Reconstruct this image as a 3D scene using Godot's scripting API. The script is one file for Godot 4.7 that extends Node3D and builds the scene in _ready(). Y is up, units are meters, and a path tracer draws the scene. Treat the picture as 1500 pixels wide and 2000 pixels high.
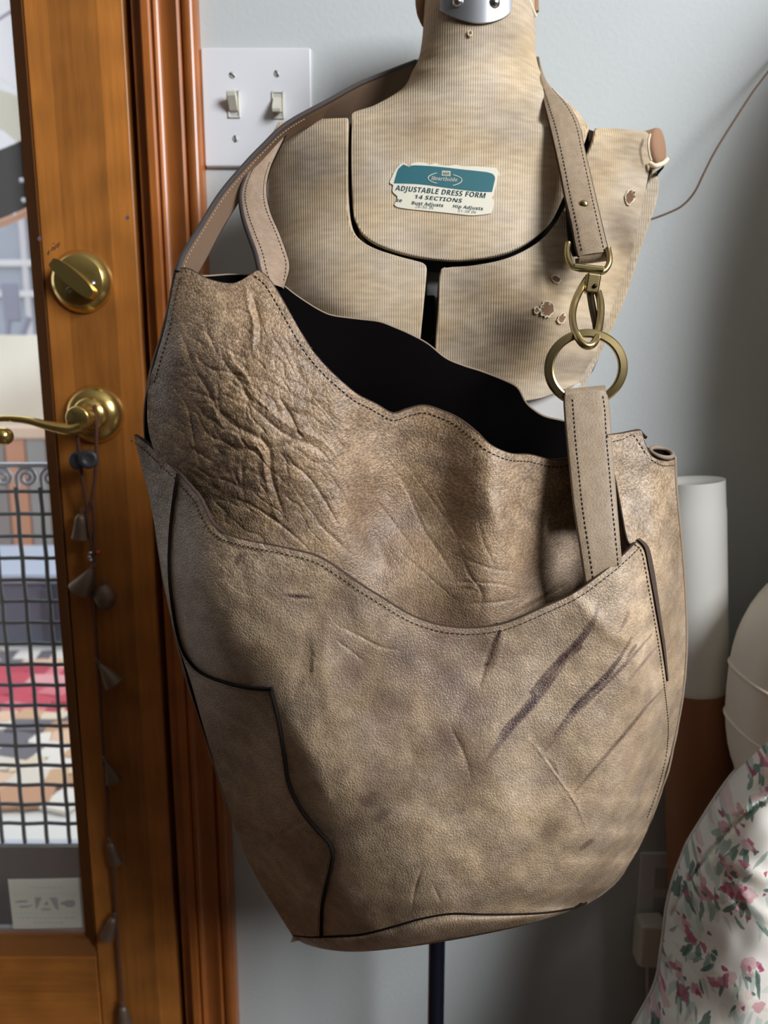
extends Node3D
# A worn leather shoulder bag hung on a vintage dress form beside a glazed wooden door. Camera at the origin's height of a chest, wall 0.857 m ahead.

const EYE := Vector3(0.0, 0.955, 0.0)
const PITCH := 10.6
const FOC := 1500.0
const WALL := 0.857
const DOOR := 0.862
var cam_basis := Basis(Vector3.RIGHT, deg_to_rad(-PITCH))
var taken := {}
var M := {}


# ---------------------------------------------------------------- points
func V(px: float, py: float, d: float) -> Vector3:  # the point at depth d (metres in front of the eye, along -z) in that direction
	var r: Vector3 = cam_basis * Vector3((px - 750.0) / FOC, (1000.0 - py) / FOC, -1.0)
	return EYE + r * (d / -r.z)


func resample(pts: Array, n: int, smooth := true) -> PackedVector2Array:  # n + 1 points evenly along a curve through pts; a doubled point is a corner
	var dense := PackedVector2Array()
	var k := pts.size()
	for i in k - 1:
		var p0: Vector2 = pts[maxi(i - 1, 0)]
		var p1: Vector2 = pts[i]
		var p2: Vector2 = pts[i + 1]
		var p3: Vector2 = pts[mini(i + 2, k - 1)]
		for j in 12:
			var t := j / 12.0
			dense.append(p1.cubic_interpolate(p2, p0, p3, t) if smooth else p1.lerp(p2, t))
	dense.append(pts[k - 1])
	return even(dense, n)


func even(dense: PackedVector2Array, n: int) -> PackedVector2Array:
	var acc := PackedFloat32Array([0.0])
	for i in range(1, dense.size()):
		acc.append(acc[i - 1] + dense[i].distance_to(dense[i - 1]))
	var total: float = acc[acc.size() - 1]
	var out := PackedVector2Array()
	var at := 0
	for i in n + 1:
		var want := total * i / n
		while at < dense.size() - 2 and acc[at + 1] < want:
			at += 1
		var seg: float = acc[at + 1] - acc[at]
		out.append(dense[at].lerp(dense[at + 1], clampf((want - acc[at]) / maxf(seg, 1e-6), 0.0, 1.0)))
	return out


func pairs(a: Array) -> Array:  # [x, y, x, y ...] to points
	var out := []
	for i in range(0, a.size() - 1, 2):
		out.append(Vector2(a[i], a[i + 1]))
	return out


func coons(top: Array, bottom: Array, left: Array, right: Array, nu: int, nv: int, warp := 1.0, fade := 1.0, warp_r := 1.0) -> Array:  # rows of points that fill four joined edges
	var t := resample(pairs(top), nu)
	var b := resample(pairs(bottom), nu)
	var l := resample(pairs(left), nv)
	if warp != 1.0:
		var fine := resample(pairs(left), nv * 8)
		for j in nv + 1:
			l[j] = fine[int(round(_ease(float(j) / nv, warp) * nv * 8))]
	var r := resample(pairs(right), nv)
	if warp_r != 1.0:
		var fine := resample(pairs(right), nv * 8)
		for j in nv + 1:
			r[j] = fine[int(round(_ease(float(j) / nv, warp_r) * nv * 8))]
	var rows := []
	for j in nv + 1:
		var v := float(j) / nv
		var row := PackedVector2Array()
		for i in nu + 1:
			var u := float(i) / nu
			row.append(l[j] * (1 - u) + r[j] * u + (t[i] - t[0].lerp(t[nu], u)) * pow(1 - v, fade) + (b[i] - b[0].lerp(b[nu], u)) * pow(v, fade))
		rows.append(row)
	return rows


func _ease(v: float, c: float) -> float:
	return c * v + (1.0 - c) * v * v * v


func lift(rows: Array, depth: Callable) -> Array:
	var out := []
	for row in rows:
		var w := PackedVector3Array()
		for p in row:
			w.append(V(p.x, p.y, depth.call(p.x, p.y)))
		out.append(w)
	return out


func path3(px: Array, depth: Array, n: int) -> PackedVector3Array:  # a curve in space through pixels with depths given at even steps along it
	var q := resample(pairs(px), n)
	var out := PackedVector3Array()
	for i in n + 1:
		out.append(V(q[i].x, q[i].y, along(depth, float(i) / n)))
	return out


func along(a: Array, t: float) -> float:
	var f := t * (a.size() - 1)
	var i := clampi(int(f), 0, maxi(a.size() - 2, 0))
	if a.size() == 1:
		return a[0]
	return cubic_interpolate(a[i], a[i + 1], a[maxi(i - 1, 0)], a[mini(i + 2, a.size() - 1)], f - i)


func lookup(xs: Array, ys: Array, x: float) -> float:  # piecewise, smoothed
	var k := xs.size()
	if x <= xs[0]:
		return ys[0]
	if x >= xs[k - 1]:
		return ys[k - 1]
	var i := 0
	while xs[i + 1] < x:
		i += 1
	var h: float = xs[i + 1] - xs[i]
	var t: float = (x - xs[i]) / h
	var m0 := 0.0
	var m1 := 0.0
	if i > 0:
		m0 = (ys[i + 1] - ys[i - 1]) / (xs[i + 1] - xs[i - 1]) * h
	else:
		m0 = ys[1] - ys[0]
	if i < k - 2:
		m1 = (ys[i + 2] - ys[i]) / (xs[i + 2] - xs[i]) * h
	else:
		m1 = ys[i + 1] - ys[i]
	var t2 := t * t
	var t3 := t2 * t
	return (2 * t3 - 3 * t2 + 1) * ys[i] + (t3 - 2 * t2 + t) * m0 + (-2 * t3 + 3 * t2) * ys[i + 1] + (t3 - t2) * m1


func table(xs: Array, ys: Array, rows: Array, x: float, y: float) -> float:
	var col := []
	for r in rows:
		col.append(lookup(xs, r, x))
	return lookup(ys, col, y)


# ---------------------------------------------------------------- mesh building
class MB:
	var v := PackedVector3Array()
	var n := PackedVector3Array()
	var uv := PackedVector2Array()
	var uv2 := PackedVector2Array()
	var ix := PackedInt32Array()

	func vert(p: Vector3, nn: Vector3, a := Vector2.ZERO, b := Vector2.ZERO) -> void:
		v.append(p)
		n.append(nn)
		uv.append(a)
		uv2.append(b)

	func tri(a: int, b: int, c: int) -> void:  # front faces run clockwise
		var k := (v[b] - v[a]).cross(v[c] - v[a])
		ix.append(a)
		if k.dot(n[a] + n[b] + n[c]) > 0:
			ix.append(c)
			ix.append(b)
		else:
			ix.append(b)
			ix.append(c)

	func quad(a: int, b: int, c: int, d: int) -> void:
		tri(a, b, c)
		tri(a, c, d)

	# a grid of points with smooth normals; side: a point that the normals look to (or away from, if away)
	func grid(P: Array, side: Vector3, away := false, wrap_u := false, scale_uv := Vector2(1, 1), uvw: Array = []) -> Array:
		var nv := P.size()
		var nu: int = P[0].size()
		var base := v.size()
		var N := []
		var total := 0.0
		for j in nv:
			var row := PackedVector3Array()
			var p: PackedVector3Array = P[j]
			var pa: PackedVector3Array = P[maxi(j - 1, 0)]
			var pb: PackedVector3Array = P[mini(j + 1, nv - 1)]
			for i in nu:
				var i0 := i - 1
				var i1 := i + 1
				if i0 < 0:
					i0 = nu - 2 if wrap_u else 0
				if i1 >= nu:
					i1 = 1 if wrap_u else nu - 1
				var du := p[i1] - p[i0]
				var dv := pb[i] - pa[i]
				var c := du.cross(dv).normalized()
				total += c.dot(side - p[i])
				row.append(c)
			N.append(row)
		var s := 1.0 if (total > 0) != away else -1.0
		for j in nv:
			var p: PackedVector3Array = P[j]
			for i in nu:
				N[j][i] = N[j][i] * s
				v.append(p[i])
				n.append(N[j][i])
				if uvw.is_empty():
					uv.append(Vector2(float(i) / (nu - 1), float(j) / (nv - 1)) * scale_uv)
				else:
					uv.append(uvw[j][i])
				uv2.append(Vector2(float(i) / (nu - 1), float(j) / (nv - 1)))
		for j in nv - 1:
			for i in nu - 1:
				var a := base + j * nu + i
				quad(a, a + 1, a + nu + 1, a + nu)
		return N

	func box(c: Vector3, s: Vector3, bevel := 0.0, turn := Basis()) -> void:
		var h := s * 0.5
		var b := minf(bevel, minf(h.x, minf(h.y, h.z)) * 0.9)
		for ax in 3:
			for sg in [-1.0, 1.0]:
				var u := (ax + 1) % 3
				var w := (ax + 2) % 3
				var nn := Vector3.ZERO
				nn[ax] = sg
				var k := v.size()
				for q in [[-1, -1], [1, -1], [1, 1], [-1, 1]]:
					var p := Vector3.ZERO
					p[ax] = sg * h[ax]
					p[u] = q[0] * (h[u] - b)
					p[w] = q[1] * (h[w] - b)
					vert(c + turn * p, turn * nn, Vector2(p[u], p[w]))
				quad(k, k + 1, k + 2, k + 3)
		if b <= 0:
			return
		for ax in 3:  # edges along ax
			var u := (ax + 1) % 3
			var w := (ax + 2) % 3
			for su in [-1.0, 1.0]:
				for sw in [-1.0, 1.0]:
					var k := v.size()
					for e in [-1.0, 1.0]:
						for f in 2:
							var p := Vector3.ZERO
							p[ax] = e * (h[ax] - b)
							p[u] = su * (h[u] - (b if f else 0.0))
							p[w] = sw * (h[w] - (0.0 if f else b))
							var nn := Vector3.ZERO
							nn[u] = su * (0.0 if f else 1.0)
							nn[w] = sw * (1.0 if f else 0.0)
							vert(c + turn * p, turn * nn)
					quad(k, k + 1, k + 3, k + 2)
		for sx in [-1.0, 1.0]:
			for sy in [-1.0, 1.0]:
				for sz in [-1.0, 1.0]:
					var k := v.size()
					var sg := Vector3(sx, sy, sz)
					for ax in 3:
						var p := sg * (h - Vector3(b, b, b))
						p[ax] = sg[ax] * h[ax]
						var nn := Vector3.ZERO
						nn[ax] = sg[ax]
						vert(c + turn * p, turn * nn)
					tri(k, k + 1, k + 2)

	# a tube along points; r: one radius or one per point; flat: height over width of the section, whose width lies along side
	func tube(p: PackedVector3Array, r, sides := 10, flat := 1.0, side := Vector3.ZERO, caps := true) -> void:
		var k := p.size()
		var base := v.size()
		var s := side
		var run := 0.0
		for i in k:
			var t := (p[mini(i + 1, k - 1)] - p[maxi(i - 1, 0)]).normalized()
			if s == Vector3.ZERO:
				s = t.cross(Vector3.UP if absf(t.y) < 0.9 else Vector3.RIGHT)
			s = (s - t * s.dot(t)).normalized()
			var w := t.cross(s)
			var rad: float = r if r is float else r[i]
			if i:
				run += p[i].distance_to(p[i - 1])
			for j in sides + 1:
				var a := TAU * j / sides
				var nn := (s * cos(a) * flat + w * sin(a)).normalized()
				vert(p[i] + s * cos(a) * rad + w * sin(a) * rad * flat, nn, Vector2(float(j) / sides, run * 20.0))
		for i in k - 1:
			for j in sides:
				var a := base + i * (sides + 1) + j
				quad(a, a + 1, a + sides + 2, a + sides + 1)
		if caps:
			for e in [0, k - 1]:
				var nn := (p[0] - p[1]).normalized() if e == 0 else (p[k - 1] - p[k - 2]).normalized()
				var c := v.size()
				vert(p[e], nn)
				for j in sides + 1:
					vert(v[base + e * (sides + 1) + j], nn)
				for j in sides:
					tri(c, c + 1 + j, c + 2 + j)

	# profile: [radius, height, radius, height ...] turned round an axis; doubled points are creases
	func lathe(profile: Array, at: Vector3, axis := Vector3.UP, seg := 24, squash := Vector2(1, 1)) -> void:
		var up := axis.normalized()
		var sx := up.cross(Vector3.UP if absf(up.y) < 0.9 else Vector3.BACK).normalized()
		var sz := sx.cross(up)
		var k := profile.size() / 2
		for q in k - 1:
			var r0: float = profile[q * 2]
			var h0: float = profile[q * 2 + 1]
			var r1: float = profile[q * 2 + 2]
			var h1: float = profile[q * 2 + 3]
			var d := Vector2(r1 - r0, h1 - h0)
			if d.length() < 1e-7:
				continue
			var n0 := Vector2(d.y, -d.x).normalized()
			var na := n0
			var nb := n0
			if q > 0:
				var e := Vector2(r0 - profile[q * 2 - 2], h0 - profile[q * 2 - 1])
				if e.length() > 1e-7:
					na = (n0 + Vector2(e.y, -e.x).normalized()).normalized()
			if q < k - 2:
				var e := Vector2(profile[q * 2 + 4] - r1, profile[q * 2 + 5] - h1)
				if e.length() > 1e-7:
					nb = (n0 + Vector2(e.y, -e.x).normalized()).normalized()
			var base := v.size()
			for j in seg + 1:
				var a := TAU * j / seg
				var o := sx * cos(a) * squash.x + sz * sin(a) * squash.y
				vert(at + o * r0 + up * h0, (o * na.x + up * na.y).normalized(), Vector2(float(j) / seg, h0))
				vert(at + o * r1 + up * h1, (o * nb.x + up * nb.y).normalized(), Vector2(float(j) / seg, h1))
			for j in seg:
				var b := base + j * 2
				if r0 > 1e-6:
					tri(b, b + 2, b + 1)
				if r1 > 1e-6:
					tri(b + 1, b + 2, b + 3)

	# a prism: outline in a plane (x along ex, y along ey), from at, thick towards ez
	func prism(outline: PackedVector2Array, at: Vector3, ex: Vector3, ey: Vector3, ez: Vector3) -> void:
		var idx := Geometry2D.triangulate_polygon(outline)
		var en := ez.normalized()
		for side in 2:
			var k := v.size()
			for q in outline:
				vert(at + ex * q.x + ey * q.y + ez * side, en * (1.0 if side else -1.0), q)
			for i in range(0, idx.size(), 3):
				tri(k + idx[i], k + idx[i + 1], k + idx[i + 2])
		var c := Vector2.ZERO
		var area := 0.0
		var m := outline.size()
		for i in m:
			area += outline[i].cross(outline[(i + 1) % m])
		for i in m:
			var a := outline[i]
			var b := outline[(i + 1) % m]
			var o := Vector2(b.y - a.y, a.x - b.x).normalized() * signf(area)
			var nn := (ex * o.x + ey * o.y).normalized()
			var k := v.size()
			vert(at + ex * a.x + ey * a.y, nn, a)
			vert(at + ex * b.x + ey * b.y, nn, b)
			vert(at + ex * b.x + ey * b.y + ez, nn, b)
			vert(at + ex * a.x + ey * a.y + ez, nn, a)
			quad(k, k + 1, k + 2, k + 3)

	# the rolled edge and thickness of a sheet whose grid and normals are given
	func rim(P: Array, N: Array, r: float, depth: float, steps := 3, uvs = null) -> void:
		var nv := P.size()
		var nu: int = P[0].size()
		var loop := PackedVector3Array()
		var nor := PackedVector3Array()
		var inn := PackedVector3Array()
		for i in nu:
			loop.append(P[0][i]); nor.append(N[0][i]); inn.append(P[1][i])
		for j in range(1, nv):
			loop.append(P[j][nu - 1]); nor.append(N[j][nu - 1]); inn.append(P[j][nu - 2])
		for i in range(nu - 2, -1, -1):
			loop.append(P[nv - 1][i]); nor.append(N[nv - 1][i]); inn.append(P[nv - 2][i])
		for j in range(nv - 2, -1, -1):
			loop.append(P[j][0]); nor.append(N[j][0]); inn.append(P[j][1])
		var m := loop.size()
		var rows := []
		for k in steps + 2:
			rows.append(PackedVector3Array())
		var last := Vector3.ZERO
		for i in m:
			var t := loop[(i + 1) % m] - loop[(i - 1 + m) % m]
			if i == 0 or i == m - 1:
				t = loop[1] - loop[m - 2]
			var o := t.cross(nor[i]).normalized()
			if o.dot(loop[i] - inn[i]) < 0:
				o = -o
			for k in steps + 1:
				var a := PI / 2 * k / steps
				rows[k].append(loop[i] + o * (r * sin(a)) - nor[i] * (r * (1 - cos(a))))
			rows[steps + 1].append(loop[i] + o * r - nor[i] * maxf(depth, r))
		var c := Vector3.ZERO
		for p in loop:
			c += p / m
		var base := v.size()
		for k in steps + 2:
			for i in m:
				var d := (rows[mini(k + 1, steps + 1)] as PackedVector3Array)[i] - (rows[maxi(k - 1, 0)] as PackedVector3Array)[i]
				var t := loop[mini(i + 1, m - 1)] - loop[maxi(i - 1, 0)]
				var nn := d.cross(t).normalized()
				var want := (loop[i] - inn[i]).normalized() + nor[i] * 0.5
				if nn.dot(want) < 0:
					nn = -nn
				if k == 0:
					nn = nor[i]
				var p: Vector3 = rows[k][i]
				var q: Vector2 = uvs.call(p) if uvs != null else Vector2(float(i) / m, float(k))
				vert(p, nn, q, q)
		for k in steps + 1:
			for i in m - 1:
				var a := base + k * m + i
				quad(a, a + 1, a + m + 1, a + m)


func where(o: Node) -> Vector3:
	var p := Vector3.ZERO
	var k := o
	while k != null and k != self and k is Node3D:
		p += (k as Node3D).position
		k = k.get_parent()
	return p


func numbered(called: String) -> String:
	if not taken.has(called):
		taken[called] = 0
		return called
	taken[called] += 1
	return "%s_%03d" % [called, taken[called]]


# surfaces: [builder, material, builder, material ...] as one named mesh under parent
func obj(called: String, surfaces: Array, parent: Node = self, label := "") -> MeshInstance3D:
	var o := MeshInstance3D.new()
	o.name = numbered(called) if parent == self else called
	parent.add_child(o, true)
	var off := where(o)
	var m := ArrayMesh.new()
	for i in range(0, surfaces.size(), 2):
		var b: MB = surfaces[i]
		if b.ix.is_empty():
			continue
		var a := []
		a.resize(Mesh.ARRAY_MAX)
		var vv := b.v
		if off != Vector3.ZERO:
			vv = PackedVector3Array()
			vv.resize(b.v.size())
			for k in b.v.size():
				vv[k] = b.v[k] - off
		a[Mesh.ARRAY_VERTEX] = vv
		a[Mesh.ARRAY_NORMAL] = b.n
		a[Mesh.ARRAY_TEX_UV] = b.uv
		a[Mesh.ARRAY_TEX_UV2] = b.uv2
		a[Mesh.ARRAY_INDEX] = b.ix
		m.add_surface_from_arrays(Mesh.PRIMITIVE_TRIANGLES, a)
		m.surface_set_material(m.get_surface_count() - 1, surfaces[i + 1])
	o.mesh = m
	o.cast_shadow = GeometryInstance3D.SHADOW_CASTING_SETTING_ON
	if label:
		o.set_meta("label", label)
	return o


func tag(o: Node, label: String, category: String, group := "", kind := "") -> Node:
	o.set_meta("label", label)
	if category:
		o.set_meta("category", category)
	if group:
		o.set_meta("group", group)
	if kind:
		o.set_meta("kind", kind)
	return o


func thing(called: String, label: String, category: String, at := Vector3.ZERO, kind := "") -> Node3D:
	var o := Node3D.new()
	o.name = numbered(called)
	o.position = at
	add_child(o)
	tag(o, label, category, "", kind)
	return o


func stitches(b: MB, p: PackedVector3Array, pitch: float, share: float, r: float) -> void:  # short threads along a path
	var acc := 0.0
	var run := PackedFloat32Array([0.0])
	for i in range(1, p.size()):
		run.append(run[i - 1] + p[i].distance_to(p[i - 1]))
	var total: float = run[run.size() - 1]
	var at := 0
	var s := 0.0
	while s + pitch * share < total:
		var ends := PackedVector3Array()
		for e in [0.0, 0.5, 1.0]:
			var w: float = s + pitch * share * e
			while at < p.size() - 2 and run[at + 1] < w:
				at += 1
			var q := p[at].lerp(p[at + 1], clampf((w - run[at]) / maxf(run[at + 1] - run[at], 1e-6), 0, 1))
			ends.append(q)
		b.tube(ends, [r * 0.6, r, r * 0.6], 5)
		s += pitch


# a flat strap between two edge curves in space; the face looks at the eye. Returns [face, edge] builders
func strap(a: PackedVector3Array, c: PackedVector3Array, thick: float, bulge := 0.0, face := MB.new(), edge := MB.new()) -> Array:
	var k := a.size()
	var front := []
	var back := []
	for i in k:
		var t := (a[mini(i + 1, k - 1)] + c[mini(i + 1, k - 1)] - a[maxi(i - 1, 0)] - c[maxi(i - 1, 0)]).normalized()
		var s := c[i] - a[i]
		var w := t.cross(s).normalized()
		if w.dot(EYE - a[i]) < 0:
			w = -w
		var f := PackedVector3Array()
		var bk := PackedVector3Array()
		for j in 9:
			var u := j / 8.0
			var q := a[i].lerp(c[i], u)
			var up := bulge * (1 - pow(absf(2 * u - 1), 3.0))
			var e := 1.0 - pow(absf(2 * u - 1), 8.0) * 0.35
			f.append(q + w * (thick * 0.5 * e + up))
			bk.append(q - w * (thick * 0.5 * e) + w * up)
		front.append(f)
		back.append(bk)
	face.grid(front, EYE, false, false, Vector2(a[k / 2].distance_to(c[k / 2]) / 0.17, lengthof(a) / 0.17))
	face.grid(back, EYE, true)
	for side in [0, 8]:
		var rows := []
		for q in 4:
			rows.append(PackedVector3Array())
		for i in k:
			var o: Vector3 = ((c[i] - a[i]) if side else (a[i] - c[i])).normalized()
			var p: Vector3 = front[i][side]
			var z: Vector3 = back[i][side]
			rows[0].append(p)
			rows[1].append(p.lerp(z, 0.25) + o * thick * 0.22)
			rows[2].append(p.lerp(z, 0.75) + o * thick * 0.22)
			rows[3].append(z)
		edge.grid(rows, (a[k / 2] + c[k / 2]) * 0.5, true)
	for e in [0, k - 1]:
		edge.grid([front[e], back[e]], (a[k / 2] + c[k / 2]) * 0.5, true)
	return [face, edge, front]


func strap_line(rows: Array, f: float, from: int, to: int) -> PackedVector3Array:  # a line along a strap's face, f of the way across
	var out := PackedVector3Array()
	for i in range(from, mini(to, rows.size())):
		var r: PackedVector3Array = rows[i]
		var k := mini(int(f * 8), 7)
		var p := r[k].lerp(r[k + 1], f * 8 - k)
		out.append(p + (EYE - p).normalized() * 0.0003)
	return out


func lengthof(p: PackedVector3Array) -> float:
	var s := 0.0
	for i in range(1, p.size()):
		s += p[i].distance_to(p[i - 1])
	return s


func write_text(b: MB, text: String, size: float, at: Vector2, turn: float, depth: Callable, slant := 0.0, widen := 1.0, fontname := "Droid Sans", weight := 700, mirror := false) -> void:  # lettering laid on a surface: at is its middle, size its cap height in the same units
	var tm := TextMesh.new()
	var f := SystemFont.new()
	f.font_names = PackedStringArray([fontname])
	f.font_weight = weight
	tm.font = f
	tm.font_size = 64
	tm.pixel_size = 0.02
	tm.depth = 0.0
	tm.curve_step = 0.5
	tm.text = "H"
	var ref: PackedVector3Array = tm.get_mesh_arrays()[Mesh.ARRAY_VERTEX]
	var base_y := INF
	var cap_y := -INF
	for q in ref:
		base_y = minf(base_y, q.y)
		cap_y = maxf(cap_y, q.y)
	tm.text = text
	var a := tm.get_mesh_arrays()
	size /= cap_y - base_y
	var mid_y := (base_y + cap_y) / 2
	var pv: PackedVector3Array = a[Mesh.ARRAY_VERTEX]
	var pi = a[Mesh.ARRAY_INDEX]
	var pn: PackedVector3Array = a[Mesh.ARRAY_NORMAL]
	if widen > 3.0:  # a width to fill
		var lo := INF
		var hi := -INF
		for q in pv:
			lo = minf(lo, q.x)
			hi = maxf(hi, q.x)
		widen = widen / (size * maxf(hi - lo, 0.01))
	var base := b.v.size()
	var cs := cos(turn)
	var sn := sin(turn)
	for q in pv:
		var x := (q.x + slant * q.y) * size * widen * (-1.0 if mirror else 1.0)
		var y := -(q.y - mid_y) * size
		var px := at.x + x * cs - y * sn
		var py := at.y + x * sn + y * cs
		var p := V(px, py, depth.call(px, py))
		b.vert(p, (EYE - p).normalized())
	var idx: PackedInt32Array = pi if pi != null else PackedInt32Array(range(pv.size()))
	for i in range(0, idx.size() - 2, 3):
		if pn[idx[i]].z > 0.5:
			b.tri(base + idx[i], base + idx[i + 1], base + idx[i + 2])


func flat_shape(b: MB, pts: Array, depth: Callable) -> void:  # a small filled outline on a surface
	var o := PackedVector2Array(pts)
	var idx := Geometry2D.triangulate_polygon(o)
	var base := b.v.size()
	for q in o:
		var p := V(q.x, q.y, depth.call(q.x, q.y))
		b.vert(p, (EYE - p).normalized())
	for i in range(0, idx.size(), 3):
		b.tri(base + idx[i], base + idx[i + 1], base + idx[i + 2])


func _ready() -> void:
	var cam := Camera3D.new()
	cam.name = "camera"
	cam.position = EYE
	cam.basis = cam_basis
	cam.near = 0.02
	cam.far = 60.0
	cam.fov = rad_to_deg(2.0 * atan(1000.0 / FOC))
	var lens := CameraAttributesPhysical.new()   # a phone's lens: things beyond the bag soften a little
	lens.frustum_focal_length = 18.0
	lens.exposure_aperture = 5.0
	lens.frustum_focus_distance = 0.53
	cam.attributes = lens
	add_child(cam)
	cam.current = true
	cam.fov = rad_to_deg(2.0 * atan(1000.0 / FOC))
	var env := Environment.new()
	env.background_mode = Environment.BG_SKY
	var sky := Sky.new()
	var sm := ProceduralSkyMaterial.new()
	sm.sky_top_color = Color(0.82, 0.84, 0.87)
	sm.sky_horizon_color = Color(0.92, 0.92, 0.93)
	sm.ground_horizon_color = Color(0.62, 0.62, 0.60)
	sm.ground_bottom_color = Color(0.40, 0.39, 0.37)
	sm.sky_energy_multiplier = 1.5
	sky.sky_material = sm
	env.sky = sky
	env.tonemap_mode = Environment.TONE_MAPPER_LINEAR
	env.tonemap_exposure = 1.0
	env.sdfgi_enabled = true
	env.ssao_enabled = true
	env.ssil_enabled = true
	var we := WorldEnvironment.new()
	we.name = "daylight"
	we.environment = env
	add_child(we)
	# daylight through the window on the right
	var win := AreaLight3D.new()
	win.name = "window_daylight"
	win.area_size = Vector2(WIN_Z1 - WIN_Z0 - 0.1, WIN_Y1 - WIN_Y0 - 0.1)
	add_child(win)
	var wc := Vector3(ROOM_R - 0.02, (WIN_Y0 + WIN_Y1) / 2, (WIN_Z0 + WIN_Z1) / 2)
	win.look_at_from_position(wc, wc + Vector3(-1, -0.55, -0.6), Vector3.UP)
	win.light_energy = 6.3
	win.light_color = Color(0.97, 0.98, 1.0)
	win.area_range = 12.0
	win.shadow_enabled = true
	make_paint()
	make_wood()
	build_room()
	build_door()
	build_outside()
	make_relief()
	make_leather()
	make_knit()
	make_floral()
	build_bag()
	build_form()
	build_furnishings()
	build_small()


# ---------------------------------------------------------------- textures and materials
func noise(kind: int, freq: float, sd: int, octaves := 1) -> FastNoiseLite:
	var f := FastNoiseLite.new()
	f.noise_type = kind
	f.frequency = freq
	f.seed = sd
	f.fractal_type = FastNoiseLite.FRACTAL_FBM if octaves > 1 else FastNoiseLite.FRACTAL_NONE
	f.fractal_octaves = octaves
	return f


func greys(f: FastNoiseLite, w: int, h: int, seamless := true) -> PackedByteArray:
	var im := f.get_seamless_image(w, h) if seamless else f.get_image(w, h)
	im.convert(Image.FORMAT_L8)
	return im.get_data()


func stretched(f: FastNoiseLite, w: int, h: int, W: int, H: int) -> PackedByteArray:
	var im := f.get_seamless_image(w, h)
	im.convert(Image.FORMAT_L8)
	im.resize(W, H, Image.INTERPOLATE_CUBIC)
	return im.get_data()


func tex(w: int, h: int, data: PackedByteArray, grey := false) -> ImageTexture:
	return ImageTexture.create_from_image(Image.create_from_data(w, h, false, Image.FORMAT_L8 if grey else Image.FORMAT_RGB8, data))


func mat(c: Color, rough := 0.6, metal := 0.0, spec := 0.5) -> StandardMaterial3D:
	var m := StandardMaterial3D.new()
	m.albedo_color = c
	m.roughness = rough
	m.metallic = metal
	m.metallic_specular = spec
	return m


func c8(r: float, g: float, b: float) -> Color:
	return Color(r / 255.0, g / 255.0, b / 255.0)


const BX := -0.24   # the piece of the bag's own upright plane that its colour map covers
const BY := 1.07
const BW := 0.48
const BH := 0.60
const MW := 720
const MH := 900
var marks := PackedFloat32Array()   # stains, wear and other darker places, by strength
var pale := PackedFloat32Array()    # lighter: rubbed places and highlights painted into the colour


func bag_px(px: float, py: float) -> Vector2:
	var p := V(px, py, bag_depth(px, py))
	return Vector2((p.x - BX) / BW * MW, (BY - p.y) / BH * MH)


func stroke(field: PackedFloat32Array, w: int, h: int, p: PackedVector2Array, width: Array, strength: Array, kind := 0) -> void:  # kind 0 soft, 1 sharp in the middle, 2 with a firm edge
	var total := 0.0
	for i in range(1, p.size()):
		total += p[i].distance_to(p[i - 1])
	var s := 0.0
	for i in range(1, p.size()):
		var a := p[i - 1]
		var b := p[i]
		var l := a.distance_to(b)
		var steps := maxi(1, int(l / 0.7))
		for q in steps:
			var c := a.lerp(b, float(q) / steps)
			var t := (s + l * q / steps) / maxf(total, 1e-5)
			var r := along(width, t)
			var g := along(strength, t)
			var k := int(ceil(r * 2.0))
			for y in range(maxi(0, int(c.y) - k), mini(h, int(c.y) + k + 1)):
				for x in range(maxi(0, int(c.x) - k), mini(w, int(c.x) + k + 1)):
					var d := Vector2(x, y).distance_to(c) / r
					var e := g * (exp(-d * 1.9) if kind == 1 else exp(-d * d * d * d) if kind == 2 else exp(-d * d * 1.2))
					var at := y * w + x
					if absf(e) > absf(field[at]):
						field[at] = e
		s += l


func mark(px: Array, width: Array, strength: Array) -> void:
	var p := PackedVector2Array()
	for q in resample(pairs(px), maxi(6, px.size() * 3)):
		p.append(bag_px(q.x, q.y))
	stroke(marks, MW, MH, p, width, strength, 2 if width[0] < 8.0 else 0)


func rub_and_highlight(px: Array, width: Array, strength: Array) -> void:
	var p := PackedVector2Array()
	for q in resample(pairs(px), maxi(6, px.size() * 3)):
		p.append(bag_px(q.x, q.y))
	stroke(pale, MW, MH, p, width, strength)


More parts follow.
